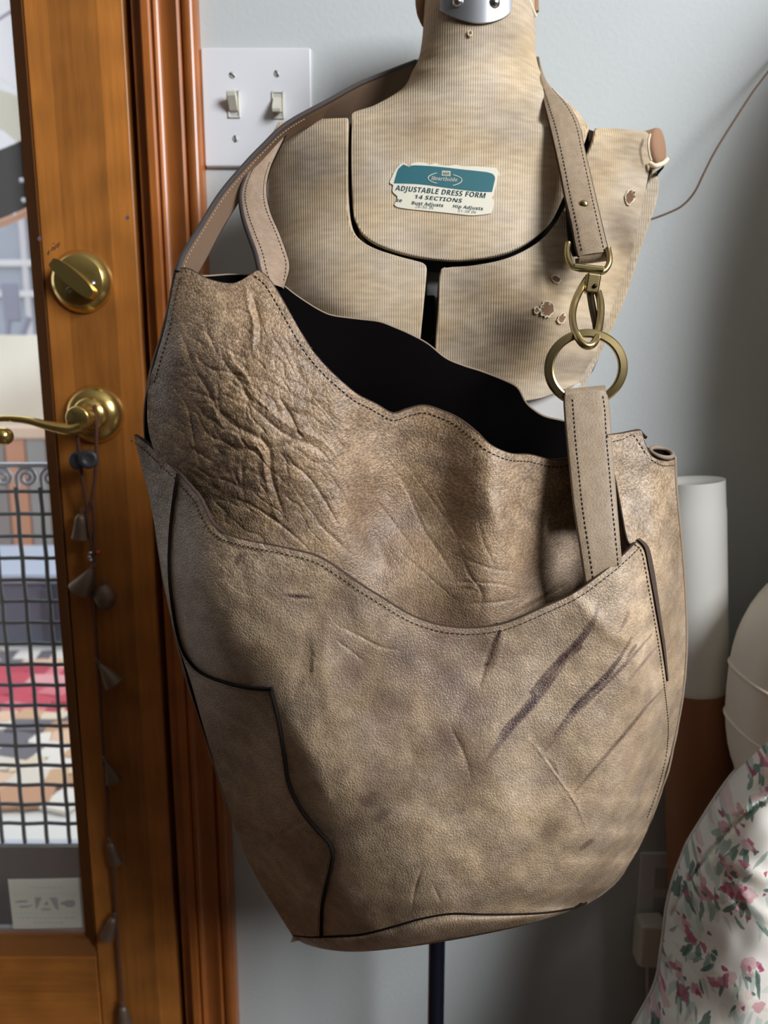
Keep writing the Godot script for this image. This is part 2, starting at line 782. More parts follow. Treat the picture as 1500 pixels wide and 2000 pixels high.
func leather_map() -> ImageTexture:
	marks.resize(MW * MH)
	pale.resize(MW * MH)
	# dark scratches where something rubbed across the pocket
	mark([1168, 1178, 1150, 1222, 1128, 1255, 1090, 1292, 1060, 1322, 1036, 1352], [2.0, 3.4, 3.0, 2.6], [0.5, 0.8, 1.0, 0.8])
	mark([1130, 1262, 1108, 1282, 1085, 1312, 1062, 1342, 1032, 1378, 1006, 1408, 984, 1438, 962, 1466, 940, 1496], [3.4, 3.0, 4.2, 3.4, 2.0], [0.9, 1.0, 0.95, 0.7, 0.25])
	mark([1090, 1300, 1060, 1330, 1046, 1352, 1020, 1384], [2.0, 3.0, 2.0], [0.7, 1.0, 0.6])
	mark([1012, 1392, 985, 1420, 968, 1448], [1.4, 1.8, 1.2], [0.5, 0.7, 0.3])
	mark([1225, 1196, 1216, 1218, 1206, 1232], [2.0, 2.2, 1.4], [0.5, 0.8, 0.3])
	mark([1232, 1244, 1205, 1292, 1172, 1332, 1130, 1374, 1098, 1412, 1080, 1436], [1.4, 2.4, 2.8, 1.4], [0.6, 0.95, 1.0, 0.6])
	mark([1200, 1296, 1184, 1322, 1160, 1350], [2.6, 2.8, 1.6], [0.7, 1.0, 0.5])
	mark([1272, 1240, 1240, 1275, 1212, 1305, 1180, 1340, 1140, 1375, 1100, 1420, 1060, 1475], [1.6, 2.2, 1.8, 1.2], [0.45, 0.7, 0.5, 0.2])
	mark([1240, 1260, 1226, 1284, 1236, 1296], [2.0, 2.2, 1.6], [0.6, 0.6, 0.3])
	mark([1284, 1262, 1250, 1300, 1225, 1330], [1.6, 2.2, 1.4], [0.3, 0.5, 0.2])
	mark([1295, 1345, 1262, 1380, 1232, 1418, 1200, 1455, 1160, 1500, 1120, 1550], [2.0, 2.8, 2.2, 1.4], [0.35, 0.8, 0.7, 0.25])
	mark([975, 1232, 962, 1262, 950, 1300, 940, 1330], [2, 3.5, 5, 5], [0.95, 0.7, 0.5, 0.2])  # darker line along a crease of the pocket
	mark([548, 1160, 575, 1164, 600, 1166, 615, 1169], [1.2, 2.0, 1.0], [0.5, 1.0, 0.4])
	mark([468, 1085, 462, 1100], [3, 3], [0.6, 0.5])
	mark([478, 1080, 474, 1098], [2, 2], [0.5, 0.4])
	for q in [[720, 1560, 9, 0.5], [742, 1592, 8, 0.45], [700, 1300, 20, 0.4], [800, 1290, 34, 0.45], [860, 1330, 34, 0.5], [780, 1370, 26, 0.45], [880, 1440, 24, 0.4], [930, 1370, 26, 0.4], [860, 1250, 30, 0.5], [940, 1270, 26, 0.45], [700, 1600, 14, 0.3], [740, 1520, 22, 0.25], [1075, 1620, 12, 0.4], [1145, 1650, 5, 0.7], [1000, 1680, 20, 0.2], [760, 1400, 28, 0.35], [920, 1510, 20, 0.35], [660, 1180, 26, 0.3], [640, 1250, 26, 0.2], [560, 1650, 20, 0.3], [600, 1700, 12, 0.25], [680, 1330, 22, 0.3], [1060, 1520, 14, 0.3], [1230, 1480, 14, 0.25], [1190, 1210, 12, 0.2], [720, 980, 30, 0.3], [770, 1060, 34, 0.3], [1060, 1130, 24, 0.25], [560, 1130, 24, 0.15], [1170, 1560, 16, 0.2]]:
		mark([q[0] - 6, q[1] + 5, q[0], q[1], q[0] + 7, q[1] - 6], [q[2], q[2]], [q[3], q[3]])
	for q in [[1235, 1130, 22, 0.7], [1245, 1190, 20, 0.7], [1265, 1250, 16, 0.6], [1285, 1320, 12, 0.5], [620, 1480, 28, 0.5], [660, 1530, 26, 0.4], [560, 1420, 16, 0.3], [1010, 1500, 40, 0.4], [1000, 1600, 46, 0.45], [860, 1640, 46, 0.4], [1140, 1600, 36, 0.4], [1040, 1690, 40, 0.4], [720, 1700, 36, 0.35], [430, 1150, 30, 0.3], [480, 1230, 26, 0.3], [440, 630, 30, 0.25], [940, 950, 26, 0.3], [955, 1020, 24, 0.25], [1180, 1440, 26, 0.3], [420, 570, 20, 0.3]]:  # highlights on the lit bulges, put into the colour as pale patches
		rub_and_highlight([q[0] - 8, q[1] + 6, q[0], q[1], q[0] + 8, q[1] - 5], [q[2], q[2]], [q[3], q[3]])
	rub_and_highlight([1060, 1480, 1085, 1520, 1110, 1560, 1140, 1610], [2, 2.5, 1.5], [0.6, 0.9, 0.4])
	rub_and_highlight([1030, 1440, 1055, 1470, 1075, 1500], [3, 2], [0.4, 0.5])
	rub_and_highlight([1130, 1262, 1105, 1290, 1080, 1320, 1060, 1350], [1.2, 1.6, 1], [0.9, 1.0, 0.6])
	rub_and_highlight([1215, 1305, 1180, 1345, 1140, 1390], [1.2, 1.4, 1], [0.5, 0.7, 0.5])
	var big := greys(noise(FastNoiseLite.TYPE_SIMPLEX, 0.008, 11, 4), MW, MH, false)
	var mid := greys(noise(FastNoiseLite.TYPE_SIMPLEX, 0.03, 12, 3), MW, MH, false)
	var fine := greys(noise(FastNoiseLite.TYPE_SIMPLEX, 0.22, 13, 2), MW, MH, false)
	var tint := greys(noise(FastNoiseLite.TYPE_SIMPLEX, 0.012, 14, 3), MW, MH, false)
	var out := PackedByteArray()
	out.resize(MW * MH * 3)
	var k := 0
	for i in MW * MH:
		var g := (big[i] - 128) / 128.0
		var h := (mid[i] - 128) / 128.0
		var f := (fine[i] - 128) / 128.0
		var yel := (tint[i] - 128) / 128.0
		var upper := clampf((0.50 - float(i / MW) / MH) * 6.0, 0.0, 1.0)
		marks[i] *= clampf(0.95 + h * 0.5 + f * 0.35, 0.2, 1.25)
		var t := g * 0.11 + h * (0.09 + 0.04 * upper) + f * (0.06 + 0.16 * upper) + pale[i] * 0.27 - marks[i] * 0.55
		var e := marks[i]
		out[k] = clampi(int(190.0 * (1.0 + t) + e * 7.0 + yel * 2.0), 20, 245)
		out[k + 1] = clampi(int(165.0 * (1.0 + t * 1.05) + e * 1.0), 18, 225)
		out[k + 2] = clampi(int(137.0 * (1.0 + t * 1.08) + e * 8.0 - yel * 5.0), 16, 215)
		k += 3
	return tex(MW, MH, out)


func make_leather() -> void:
	var S := 768
	var a := greys(_cell(0.10, 21), S, S)
	var b := greys(_cell(0.19, 22), S, S)
	var c := greys(noise(FastNoiseLite.TYPE_SIMPLEX, 0.02, 23, 3), S, S)
	var d := greys(noise(FastNoiseLite.TYPE_SIMPLEX, 0.25, 24, 2), S, S)
	var hgt := PackedByteArray()
	hgt.resize(S * S)
	var col := PackedByteArray()
	col.resize(S * S * 3)
	for i in S * S:
		var ca := minf(a[i] / 90.0, 1.0)
		var cb := minf(b[i] / 100.0, 1.0)
		var h := 0.45 * ca + 0.3 * cb + 0.2 * c[i] / 255.0 + 0.1 * d[i] / 255.0
		hgt[i] = clampi(int(h * 235.0), 0, 255)
		var t := 0.80 + 0.12 * d[i] / 255.0 + 0.10 * c[i] / 255.0 - 0.06 * (1.0 - cb) + 0.05 * (1.0 - ca)
		var q := clampi(int(t * 255.0), 0, 255)
		col[i * 3] = q
		col[i * 3 + 1] = q
		col[i * 3 + 2] = clampi(q - 2, 0, 255)
	var ht := tex(S, S, hgt, true)
	var ct := tex(S, S, col)
	var m := mat(Color(1, 1, 1), 0.42, 0.0, 0.54)
	m.albedo_texture = ct
	m.heightmap_enabled = true
	m.heightmap_texture = ht
	m.heightmap_scale = 0.05
	m.detail_enabled = true
	m.detail_blend_mode = BaseMaterial3D.BLEND_MODE_MUL
	m.detail_uv_layer = BaseMaterial3D.DETAIL_UV_2
	m.detail_albedo = leather_map()
	M.leather = m
	var front_leather: StandardMaterial3D = m.duplicate()   # copy for the front panel, tinted slightly darker and browner
	front_leather.albedo_color = c8(238, 230, 222)
	M.leather_front = front_leather
	var s := mat(c8(178, 155, 128), 0.5, 0.0, 0.45)
	s.albedo_texture = ct
	s.heightmap_enabled = true
	s.heightmap_texture = ht
	s.heightmap_scale = 0.022
	M.strap = s
	var l := mat(c8(178, 153, 131), 0.55, 0.0, 0.4)
	l.albedo_texture = ct
	l.heightmap_enabled = true
	l.heightmap_texture = ht
	l.heightmap_scale = 0.022
	M.strap_pale = l
	M.edge = mat(c8(76, 62, 54), 0.75, 0.0, 0.25)
	M.edge_paint = mat(c8(72, 66, 64), 0.7, 0.0, 0.3)
	M.facing = mat(c8(84, 70, 60), 0.7, 0.0, 0.3)
	M.edge_pale = mat(c8(150, 132, 112), 0.7)
	M.edge_black = mat(c8(34, 29, 26), 0.85, 0.0, 0.2)
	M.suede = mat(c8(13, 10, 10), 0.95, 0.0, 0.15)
	M.under = mat(c8(112, 90, 72), 0.85, 0.0, 0.3)
	M.thread = mat(c8(40, 32, 28), 0.8)
	M.thread_pale = mat(c8(176, 152, 120), 0.8)


func _cell(freq: float, sd: int) -> FastNoiseLite:
	var f := noise(FastNoiseLite.TYPE_CELLULAR, freq, sd)
	f.cellular_return_type = FastNoiseLite.RETURN_DISTANCE2_SUB
	f.cellular_jitter = 1.0
	f.domain_warp_enabled = true
	f.domain_warp_amplitude = 9.0
	f.domain_warp_frequency = 0.03
	return f


const FX := -0.26   # what the dress form's cover map covers
const FY := 1.48
const FW := 0.52
const FH := 0.70


func make_knit() -> void:
	var S := 256
	var fl := greys(noise(FastNoiseLite.TYPE_SIMPLEX, 0.12, 31, 2), S, S)
	var hgt := PackedByteArray()
	hgt.resize(S * S)
	var col := PackedByteArray()
	col.resize(S * S * 3)
	for y in S:
		for x in S:
			var i := y * S + x
			var rib := pow(absf(sin(PI * x / 16.0)), 0.6)
			var loop := 0.5 + 0.5 * sin(TAU * y / 12.8 + (1.2 if (x / 8) % 2 else 0.0))
			var h := rib * (0.88 + 0.12 * loop)
			hgt[i] = clampi(int(h * 240), 0, 255)
			var t := 0.90 + 0.05 * rib + 0.05 * (fl[i] - 128) / 128.0
			var q := clampi(int(t * 255), 0, 255)
			col[i * 3] = q
			col[i * 3 + 1] = clampi(q - 1, 0, 255)
			col[i * 3 + 2] = clampi(q - 4, 0, 255)
	var W := 512
	var H := 704
	var big := greys(noise(FastNoiseLite.TYPE_SIMPLEX, 0.009, 32, 3), W, H, false)
	var streak := stretched(noise(FastNoiseLite.TYPE_SIMPLEX, 0.16, 33, 2), 128, 704, W, H)
	var yel := greys(noise(FastNoiseLite.TYPE_SIMPLEX, 0.012, 34, 3), W, H, false)
	var wear := PackedFloat32Array()
	wear.resize(W * H)
	for q in [[600, 330, 40, 0.28], [590, 420, 20, 0.1], [720, 560, 34, 0.12], [935, 560, 30, 0.28], [1010, 640, 32, 0.3], [900, 660, 24, 0.2], [845, 470, 20, 0.14], [1130, 420, 26, 0.25], [1110, 520, 26, 0.22], [1235, 290, 24, 0.2], [1215, 440, 22, 0.3], [1225, 480, 14, 0.3], [880, 60, 24, 0.2], [990, 70, 18, 0.14], [830, 120, 22, 0.22], [800, 240, 26, 0.15], [960, 720, 30, 0.22], [640, 300, 24, 0.2], [1170, 330, 30, 0.15], [700, 640, 30, 0.12], [1000, 250, 34, 0.1]]:
		var p := V(q[0], q[1], form_depth(q[0], q[1]))
		var c := Vector2((p.x - FX) / FW * W, (FY - p.y) / FH * H)
		stroke(wear, W, H, PackedVector2Array([c - Vector2(3, 1), c, c + Vector2(3, 1)]), [q[2], q[2]], [q[3], q[3]])
	var out := PackedByteArray()
	out.resize(W * H * 3)
	for i in W * H:
		var t := (big[i] - 128) / 128.0 * 0.05 + (streak[i] - 128) / 128.0 * 0.06 - wear[i] * 0.9
		var w := (yel[i] - 128) / 128.0
		out[i * 3] = clampi(int(226.0 * (1.0 + t) + w * 3.0), 30, 250)
		out[i * 3 + 1] = clampi(int(206.0 * (1.0 + t * 1.06) - w * 2.0), 30, 245)
		out[i * 3 + 2] = clampi(int(178.0 * (1.0 + t * 1.12) - w * 10.0), 30, 235)
	var m := mat(Color(1, 1, 1), 0.92, 0.0, 0.2)
	m.albedo_texture = tex(S, S, col)
	m.heightmap_enabled = true
	m.heightmap_texture = tex(S, S, hgt, true)
	m.heightmap_scale = 0.04
	m.detail_enabled = true
	m.detail_blend_mode = BaseMaterial3D.BLEND_MODE_MUL
	m.detail_uv_layer = BaseMaterial3D.DETAIL_UV_2
	m.detail_albedo = tex(W, H, out)
	M.knit = m
	M.card = mat(c8(166, 130, 104), 0.85, 0.0, 0.2)
	M.fray = mat(c8(236, 222, 194), 0.95)
	M.grey_knit = mat(c8(205, 203, 200), 0.92)


func make_wood() -> void:
	var W := 512
	var H := 512
	var grain := stretched(noise(FastNoiseLite.TYPE_SIMPLEX, 0.09, 41, 3), 512, 24, W, H)
	var fineg := stretched(noise(FastNoiseLite.TYPE_SIMPLEX, 0.35, 42, 2), 512, 40, W, H)
	var cloud := greys(noise(FastNoiseLite.TYPE_SIMPLEX, 0.01, 43, 2), W, H)
	var up := PackedByteArray()
	up.resize(W * H * 3)
	var hg := PackedByteArray()
	hg.resize(W * H)
	for y in H:
		for x in W:
			var i := y * W + x
			var strip := 0.05 * (1.0 if (x * 9 / W) % 2 == 0 else -1.0) + 0.03 * sin((x * 9 / W) * 2.4)
			var t := 1.0 + strip + (grain[i] - 128) / 128.0 * 0.06 + (fineg[i] - 128) / 128.0 * 0.03 + (cloud[i] - 128) / 128.0 * 0.08
			up[i * 3] = clampi(int(184 * t), 0, 255)
			up[i * 3 + 1] = clampi(int(124 * t), 0, 255)
			up[i * 3 + 2] = clampi(int(60 * t), 0, 255)
			hg[i] = fineg[i]
	var im := Image.create_from_data(W, H, false, Image.FORMAT_RGB8, up)
	var across := im.duplicate()
	across.rotate_90(CLOCKWISE)
	for k in 2:
		var m := mat(c8(250, 236, 220), 0.36, 0.0, 0.5)
		m.albedo_texture = ImageTexture.create_from_image(across if k else im)
		m.uv1_triplanar = true
		m.uv1_world_triplanar = true
		m.uv1_scale = Vector3(2.2, 2.2, 2.2)
		m.uv1_offset = Vector3(0.31, 0.2, 0.1)
		m.clearcoat_enabled = true
		m.clearcoat = 0.35
		m.clearcoat_roughness = 0.25
		if k:
			M.wood_across = m
		else:
			M.wood = m
	var j: StandardMaterial3D = M.wood.duplicate()
	j.albedo_color = c8(244, 214, 200)
	j.uv1_offset = Vector3(0.05, 0.6, 0.4)
	M.casing = j
	M.bead = mat(c8(128, 82, 44), 0.85, 0.0, 0.1)  # door wood without gloss, coloured darker for the shade on the bead


func make_paint() -> void:
	var S := 512
	var p := greys(noise(FastNoiseLite.TYPE_SIMPLEX, 0.05, 51, 4), S, S)
	var m := mat(c8(203, 208, 207), 0.7, 0.0, 0.3)
	m.heightmap_enabled = true
	m.heightmap_texture = tex(S, S, p, true)
	m.heightmap_scale = 0.012
	m.uv1_triplanar = true
	m.uv1_world_triplanar = true
	m.uv1_scale = Vector3(4, 4, 4)
	M.paint = m
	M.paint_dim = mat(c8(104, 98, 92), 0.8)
	M.ceiling = mat(c8(190, 188, 182), 0.8)
	M.floor = mat(c8(74, 50, 34), 0.5)
	M.plate = mat(c8(236, 237, 240), 0.35, 0.0, 0.5)
	M.plate_dim = mat(c8(200, 200, 196), 0.4)
	M.ivory = mat(c8(228, 224, 208), 0.35)
	M.steel = mat(c8(190, 190, 190), 0.3, 1.0)
	M.zinc = mat(c8(176, 178, 182), 0.36, 0.9)
	M.dark = mat(c8(22, 22, 24), 0.6)
	M.navy = mat(c8(24, 28, 44), 0.4, 0.3)
	M.brass = mat(c8(222, 194, 118), 0.22, 0.92)
	M.brass_dull = mat(c8(150, 140, 96), 0.3, 1.0)
	M.antique = mat(c8(178, 158, 112), 0.3, 1.0)
	M.antique_dark = mat(c8(70, 62, 48), 0.35, 0.9)
	M.paper = mat(c8(232, 230, 222), 0.75)
	M.kraft = mat(c8(150, 98, 64), 0.8)
	M.label = mat(c8(232, 226, 206), 0.75)
	M.teal = mat(c8(42, 104, 112), 0.65)
	M.ink = mat(c8(30, 78, 84), 0.7)
	M.ink_pale = mat(c8(140, 150, 142), 0.7)
	M.cream = mat(c8(238, 222, 202), 0.42, 0.0, 0.5)
	M.wire = mat(c8(112, 84, 66), 0.7)
	M.iron = mat(c8(84, 90, 94), 0.45, 0.5)
	M.alu = mat(c8(206, 212, 220), 0.35, 0.6)
	M.umber = mat(c8(92, 76, 70), 0.6)
	var g := mat(Color(1, 1, 1, 0.06), 0.03)
	g.transparency = BaseMaterial3D.TRANSPARENCY_ALPHA
	M.glass = g


func make_floral() -> void:
	var S := 1024
	var im := Image.create(S, S, false, Image.FORMAT_RGB8)
	im.fill(c8(247, 242, 231))
	var r := RandomNumberGenerator.new()
	r.seed = 77
	for q in 46:  # faint washes of colour
		_dab(im, r, Vector2(r.randf() * S, r.randf() * S), r.randf_range(30, 70), r.randf_range(0.3, 0.6), r.randf() * TAU, [c8(236, 216, 210), c8(214, 222, 208), c8(232, 226, 206)][r.randi() % 3], 0.55)
	for q in 100:  # sprays: leaves first, then petals
		var c := Vector2((q % 10 + r.randf_range(0.1, 0.9)) * S / 10.0, (q / 10 + r.randf_range(0.1, 0.9)) * S / 10.0)
		var lean := r.randf_range(-0.5, 0.5)
		for k in r.randi_range(5, 9):
			var o := Vector2(r.randf_range(-44, 44), r.randf_range(8, 62))
			_dab(im, r, c + o, r.randf_range(18, 36), r.randf_range(0.16, 0.3), PI / 2 + lean + r.randf_range(-0.5, 0.5), [c8(114, 138, 124), c8(156, 174, 160), c8(194, 206, 194), c8(206, 216, 206), c8(92, 114, 104)][r.randi() % 5], 0.8)
		for k in r.randi_range(3, 7):
			_dab(im, r, c + Vector2(r.randf_range(-32, 32), r.randf_range(-28, 22)), r.randf_range(10, 22), r.randf_range(0.5, 0.85), r.randf() * TAU, [c8(218, 160, 166), c8(230, 190, 190), c8(190, 104, 126), c8(236, 210, 206)][r.randi() % 4], 0.8)
		for k in r.randi_range(1, 4):
			_dab(im, r, c + Vector2(r.randf_range(-46, 46), r.randf_range(-46, 46)), r.randf_range(6, 10), r.randf_range(0.6, 0.9), r.randf() * TAU, [c8(100, 120, 110), c8(176, 84, 108)][r.randi() % 2], 0.9)
	var m := mat(Color(1, 1, 1), 0.75, 0.0, 0.3)
	m.albedo_texture = ImageTexture.create_from_image(im)
	M.floral = m


func _dab(im: Image, r: RandomNumberGenerator, c: Vector2, size: float, ratio: float, turn: float, col: Color, share: float) -> void:
	var S := im.get_width()
	var w1 := r.randf() * TAU
	var w2 := r.randf_range(0.06, 0.22)
	var k := int(size * 1.3)
	for y in range(-k, k + 1):
		for x in range(-k, k + 1):
			var p := Vector2(x, y).rotated(-turn)
			p.y /= ratio
			var e := size * (1.0 + w2 * sin(3.0 * p.angle() + w1) + w2 * 0.5 * sin(7.0 * p.angle() + w1 * 2.0))
			var a := clampf((e - p.length()) / 2.0, 0.0, 1.0) * share
			if a > 0.01:
				var X := posmod(int(c.x) + x, S)
				var Y := posmod(int(c.y) + y, S)
				im.set_pixel(X, Y, im.get_pixel(X, Y).lerp(col, a))


# ---------------------------------------------------------------- the leather bag
const SIL_Y := [530, 640, 745, 848, 905, 965, 1050, 1150, 1240, 1330, 1400, 1480, 1560, 1625, 1680, 1730, 1775, 1826, 1870]
const SIL_L := [262, 262, 262, 262, 275, 290, 310, 330, 350, 372, 392, 415, 440, 462, 485, 510, 538, 570, 600]
const SIL_R := [1317, 1317, 1317, 1317, 1318, 1320, 1328, 1336, 1339, 1335, 1325, 1308, 1285, 1262, 1236, 1200, 1140, 1110, 1080]
const BAG_S := [0.0, 0.08, 0.16, 0.25, 0.4, 0.55, 0.7, 0.85, 0.93, 1.0]
const BAG_Y := [850, 1000, 1150, 1300, 1450, 1600, 1750, 1860]
const BAG_D := [
	[0.600, 0.566, 0.542, 0.526, 0.515, 0.512, 0.512, 0.522, 0.545, 0.590],
	[0.600, 0.545, 0.518, 0.507, 0.502, 0.503, 0.506, 0.514, 0.532, 0.585],
	[0.580, 0.526, 0.506, 0.500, 0.497, 0.500, 0.500, 0.499, 0.515, 0.578],
	[0.592, 0.530, 0.502, 0.494, 0.491, 0.494, 0.493, 0.489, 0.506, 0.572],
	[0.608, 0.556, 0.509, 0.488, 0.481, 0.478, 0.478, 0.482, 0.505, 0.572],
	[0.612, 0.570, 0.521, 0.490, 0.476, 0.471, 0.470, 0.480, 0.509, 0.578],
	[0.616, 0.580, 0.538, 0.506, 0.484, 0.475, 0.476, 0.494, 0.530, 0.588],
	[0.620, 0.592, 0.558, 0.524, 0.500, 0.489, 0.493, 0.514, 0.548, 0.594]]
const PAN_X := [290, 345, 420, 520, 650, 760, 860, 960, 1080, 1160, 1240]
const PAN_Y := [530, 620, 700, 850, 1000, 1150, 1300]
const PAN_D := [
	[0.588, 0.566, 0.553, 0.549, 0.556, 0.560, 0.560, 0.560, 0.560, 0.558, 0.552],
	[0.585, 0.558, 0.541, 0.537, 0.546, 0.554, 0.557, 0.556, 0.558, 0.556, 0.550],
	[0.580, 0.552, 0.534, 0.528, 0.538, 0.550, 0.553, 0.550, 0.557, 0.556, 0.548],
	[0.584, 0.560, 0.538, 0.524, 0.530, 0.555, 0.553, 0.534, 0.560, 0.562, 0.548],
	[0.600, 0.580, 0.552, 0.530, 0.528, 0.556, 0.551, 0.522, 0.557, 0.562, 0.550],
	[0.605, 0.580, 0.548, 0.528, 0.524, 0.534, 0.528, 0.513, 0.540, 0.548, 0.546],
	[0.605, 0.580, 0.546, 0.528, 0.520, 0.520, 0.516, 0.512, 0.524, 0.532, 0.540]]
const RW := 750
const RH := 1000
const SIDE_LEFT := [262, 850, 275, 905, 290, 965, 306, 1050, 318, 1130, 332, 1200, 349, 1262, 372, 1330, 392, 1400, 415, 1480, 440, 1560, 462, 1625, 485, 1680, 510, 1730, 538, 1775, 570, 1826]
var sil_left := PackedFloat32Array()   # the left outline of the bag, every 4 rows from 848 down
var relief_map := PackedFloat32Array()
var wr1 := FastNoiseLite.new()
var wr2 := FastNoiseLite.new()
var wr3 := FastNoiseLite.new()


func bag_depth(px: float, py: float) -> float:
	var k := clampf((py - 848.0) / 4.0, 0.0, sil_left.size() - 1.01)
	var l := lerpf(sil_left[int(k)], sil_left[int(k) + 1], k - int(k))
	var r := lookup(SIL_Y, SIL_R, py)
	return table(BAG_S, BAG_Y, BAG_D, clampf((px - l) / (r - l), 0.0, 1.0), py)


func crease(px: Array, width: float, deep: float) -> void:  # deep in millimetres; negative stands proud
	var p := PackedVector2Array()
	for q in resample(pairs(px), maxi(6, px.size() * 2)):
		p.append(q / 2.0)
	stroke(relief_map, RW, RH, p, [width * 0.2, width * 0.42, width * 0.42, width * 0.2], [deep * 0.3 / 1000.0, deep / 1000.0, deep / 1000.0, deep * 0.3 / 1000.0], 1 if width < 13.0 else 0)


func make_relief() -> void:
	relief_map.resize(RW * RH)
	var outline := resample(pairs(SIDE_LEFT), 600)
	var at := 0
	for k in 270:
		var y := 848.0 + 4.0 * k
		while at < 599 and outline[at + 1].y < y:
			at += 1
		if y >= 1826.0:
			sil_left.append(570.0 + (y - 1826.0) * 0.7)
		else:
			var t := clampf((y - outline[at].y) / maxf(outline[at + 1].y - outline[at].y, 0.01), 0.0, 1.0)
			sil_left.append(lerpf(outline[at].x, outline[at + 1].x, t))
	wr1 = noise(FastNoiseLite.TYPE_SIMPLEX, 0.018, 61, 2)
	wr2 = noise(FastNoiseLite.TYPE_SIMPLEX, 0.004, 62, 3)
	wr3 = noise(FastNoiseLite.TYPE_SIMPLEX, 0.03, 63, 2)
	crease([478, 560, 486, 600, 495, 632, 493, 685], 9, -2.6)
	crease([488, 556, 500, 600, 508, 640, 505, 690], 8, 1.8)
	crease([425, 750, 429, 799, 451, 826, 500, 852, 526, 878, 530, 927, 544, 975, 561, 1024], 8, 2.6)
	crease([416, 745, 418, 799, 440, 838, 492, 866, 514, 890, 517, 930, 530, 980, 546, 1030], 8, -1.4)
	crease([460, 764, 504, 804, 557, 848, 618, 874, 654, 914], 7, 2.0)
	crease([470, 750, 516, 792, 567, 834, 628, 860, 666, 904], 8, -1.6)
	crease([346, 764, 368, 799, 381, 865, 394, 922], 7, 1.7)
	crease([376, 711, 407, 764, 425, 804], 8, 1.9)
	crease([429, 667, 438, 707, 469, 746, 495, 799], 8, 1.9)
	crease([442, 660, 452, 700, 482, 738, 508, 790], 8, -1.3)
	crease([544, 751, 548, 782, 566, 808, 588, 852, 618, 878], 6, 1.8)
	crease([416, 826, 438, 865, 486, 878, 522, 874, 574, 865, 627, 870], 6, 1.5)
	crease([478, 896, 473, 940, 478, 975], 6, 1.3)
	crease([434, 971, 478, 980, 522, 1006, 574, 1046, 605, 1076], 6, 1.6)
	crease([539, 892, 592, 922, 627, 966, 662, 1028], 7, 1.5)
	crease([620, 900, 660, 950, 690, 1010, 730, 1070], 7, 1.2)
	crease([350, 640, 372, 700, 380, 740], 8, 1.0)
	crease([395, 610, 410, 660, 440, 720], 7, 0.9)
	crease([560, 650, 580, 720, 620, 780], 9, 0.7)
	crease([600, 1000, 640, 1040, 690, 1085], 6, 1.1)
	crease([768, 918, 799, 966, 825, 1028, 865, 1094], 6, 1.0)
	crease([800, 1000, 845, 1060, 890, 1130], 6, 0.8)
	crease([722, 820, 718, 860], 5, 0.9)
	crease([730, 815, 728, 850], 4, 0.7)
	crease([902, 1077, 915, 1120, 941, 1159, 932, 1207], 6, 1.2)
	crease([850, 1142, 902, 1137, 980, 1142, 1032, 1159], 5, 1.1)
	crease([876, 1198, 920, 1180, 972, 1176, 1032, 1163], 5, 1.2)
	crease([1015, 1094, 1041, 1142, 1050, 1165], 6, 0.9)
	crease([995, 1205, 1050, 1175, 1110, 1140], 5, 1.1)
	crease([1000, 1192, 1060, 1160, 1100, 1130], 5, -0.9)
	crease([930, 850, 925, 890, 922, 920], 5, 0.7)
	crease([950, 960, 975, 1020, 985, 1080], 22, -2.0)
	crease([690, 960, 720, 1040, 760, 1110], 24, 2.2)
	for q in [[745, 880, 800, 960, 850, 1050], [790, 900, 860, 1000, 930, 1100], [835, 930, 880, 1020, 905, 1100], [700, 930, 760, 1010, 830, 1100], [760, 1060, 830, 1120, 900, 1180], [880, 1080, 960, 1110, 1040, 1120], [640, 830, 690, 900, 720, 960], [680, 1000, 740, 1050, 790, 1120], [560, 930, 600, 990, 650, 1050], [400, 900, 440, 940, 500, 960], [930, 1000, 945, 1060, 975, 1120], [1000, 1060, 1030, 1100, 1085, 1120], [860, 1160, 900, 1150, 960, 1160], [600, 760, 650, 820, 690, 850], [520, 640, 560, 700, 590, 760], [350, 830, 380, 880, 420, 900]]:
		crease(q, 5, 0.75)
	# the pocket
	crease([655, 1220, 690, 1236, 740, 1262, 780, 1270], 6, 0.9)
	crease([650, 1245, 690, 1275, 720, 1300], 6, 0.8)
	crease([972, 1228, 962, 1260, 945, 1310, 935, 1350], 8, 1.8)
	crease([985, 1232, 976, 1268, 960, 1318], 9, -1.0)
	crease([548, 1160, 580, 1164, 615, 1169], 4, 1.0)
	crease([826, 1690, 812, 1730, 804, 1776], 6, 1.1)
	crease([845, 1725, 855, 1750, 862, 1765], 5, 0.8)
	crease([1030, 1440, 1060, 1475, 1090, 1520, 1130, 1580, 1150, 1640], 7, -1.2)
	crease([1040, 1450, 1072, 1490, 1100, 1535, 1138, 1590], 6, 1.0)
	crease([880, 1420, 905, 1470, 920, 1520], 12, 1.2)
	crease([1165, 1185, 1100, 1285, 1020, 1375, 950, 1475], 7, 0.7)
	crease([1238, 1245, 1170, 1335, 1080, 1435], 6, 0.7)
	crease([600, 1240, 590, 1300, 575, 1360], 20, 1.4)
	crease([640, 1200, 632, 1290, 640, 1380], 24, -1.5)
	crease([560, 1400, 600, 1470, 640, 1560], 30, -2.4)
	crease([1120, 1165, 1180, 1225, 1240, 1260], 24, -2.4)
	# the dark side panel
	crease([530, 1640, 560, 1622, 600, 1600], 9, 1.6)
	crease([510, 1655, 540, 1640, 580, 1640], 7, 1.2)
	crease([540, 1618, 552, 1612, 560, 1620], 6, 2.0)
	crease([590, 1680, 600, 1740, 580, 1780], 20, -1.6)
	crease([440, 1400, 500, 1450, 520, 1500], 20, 1.2)


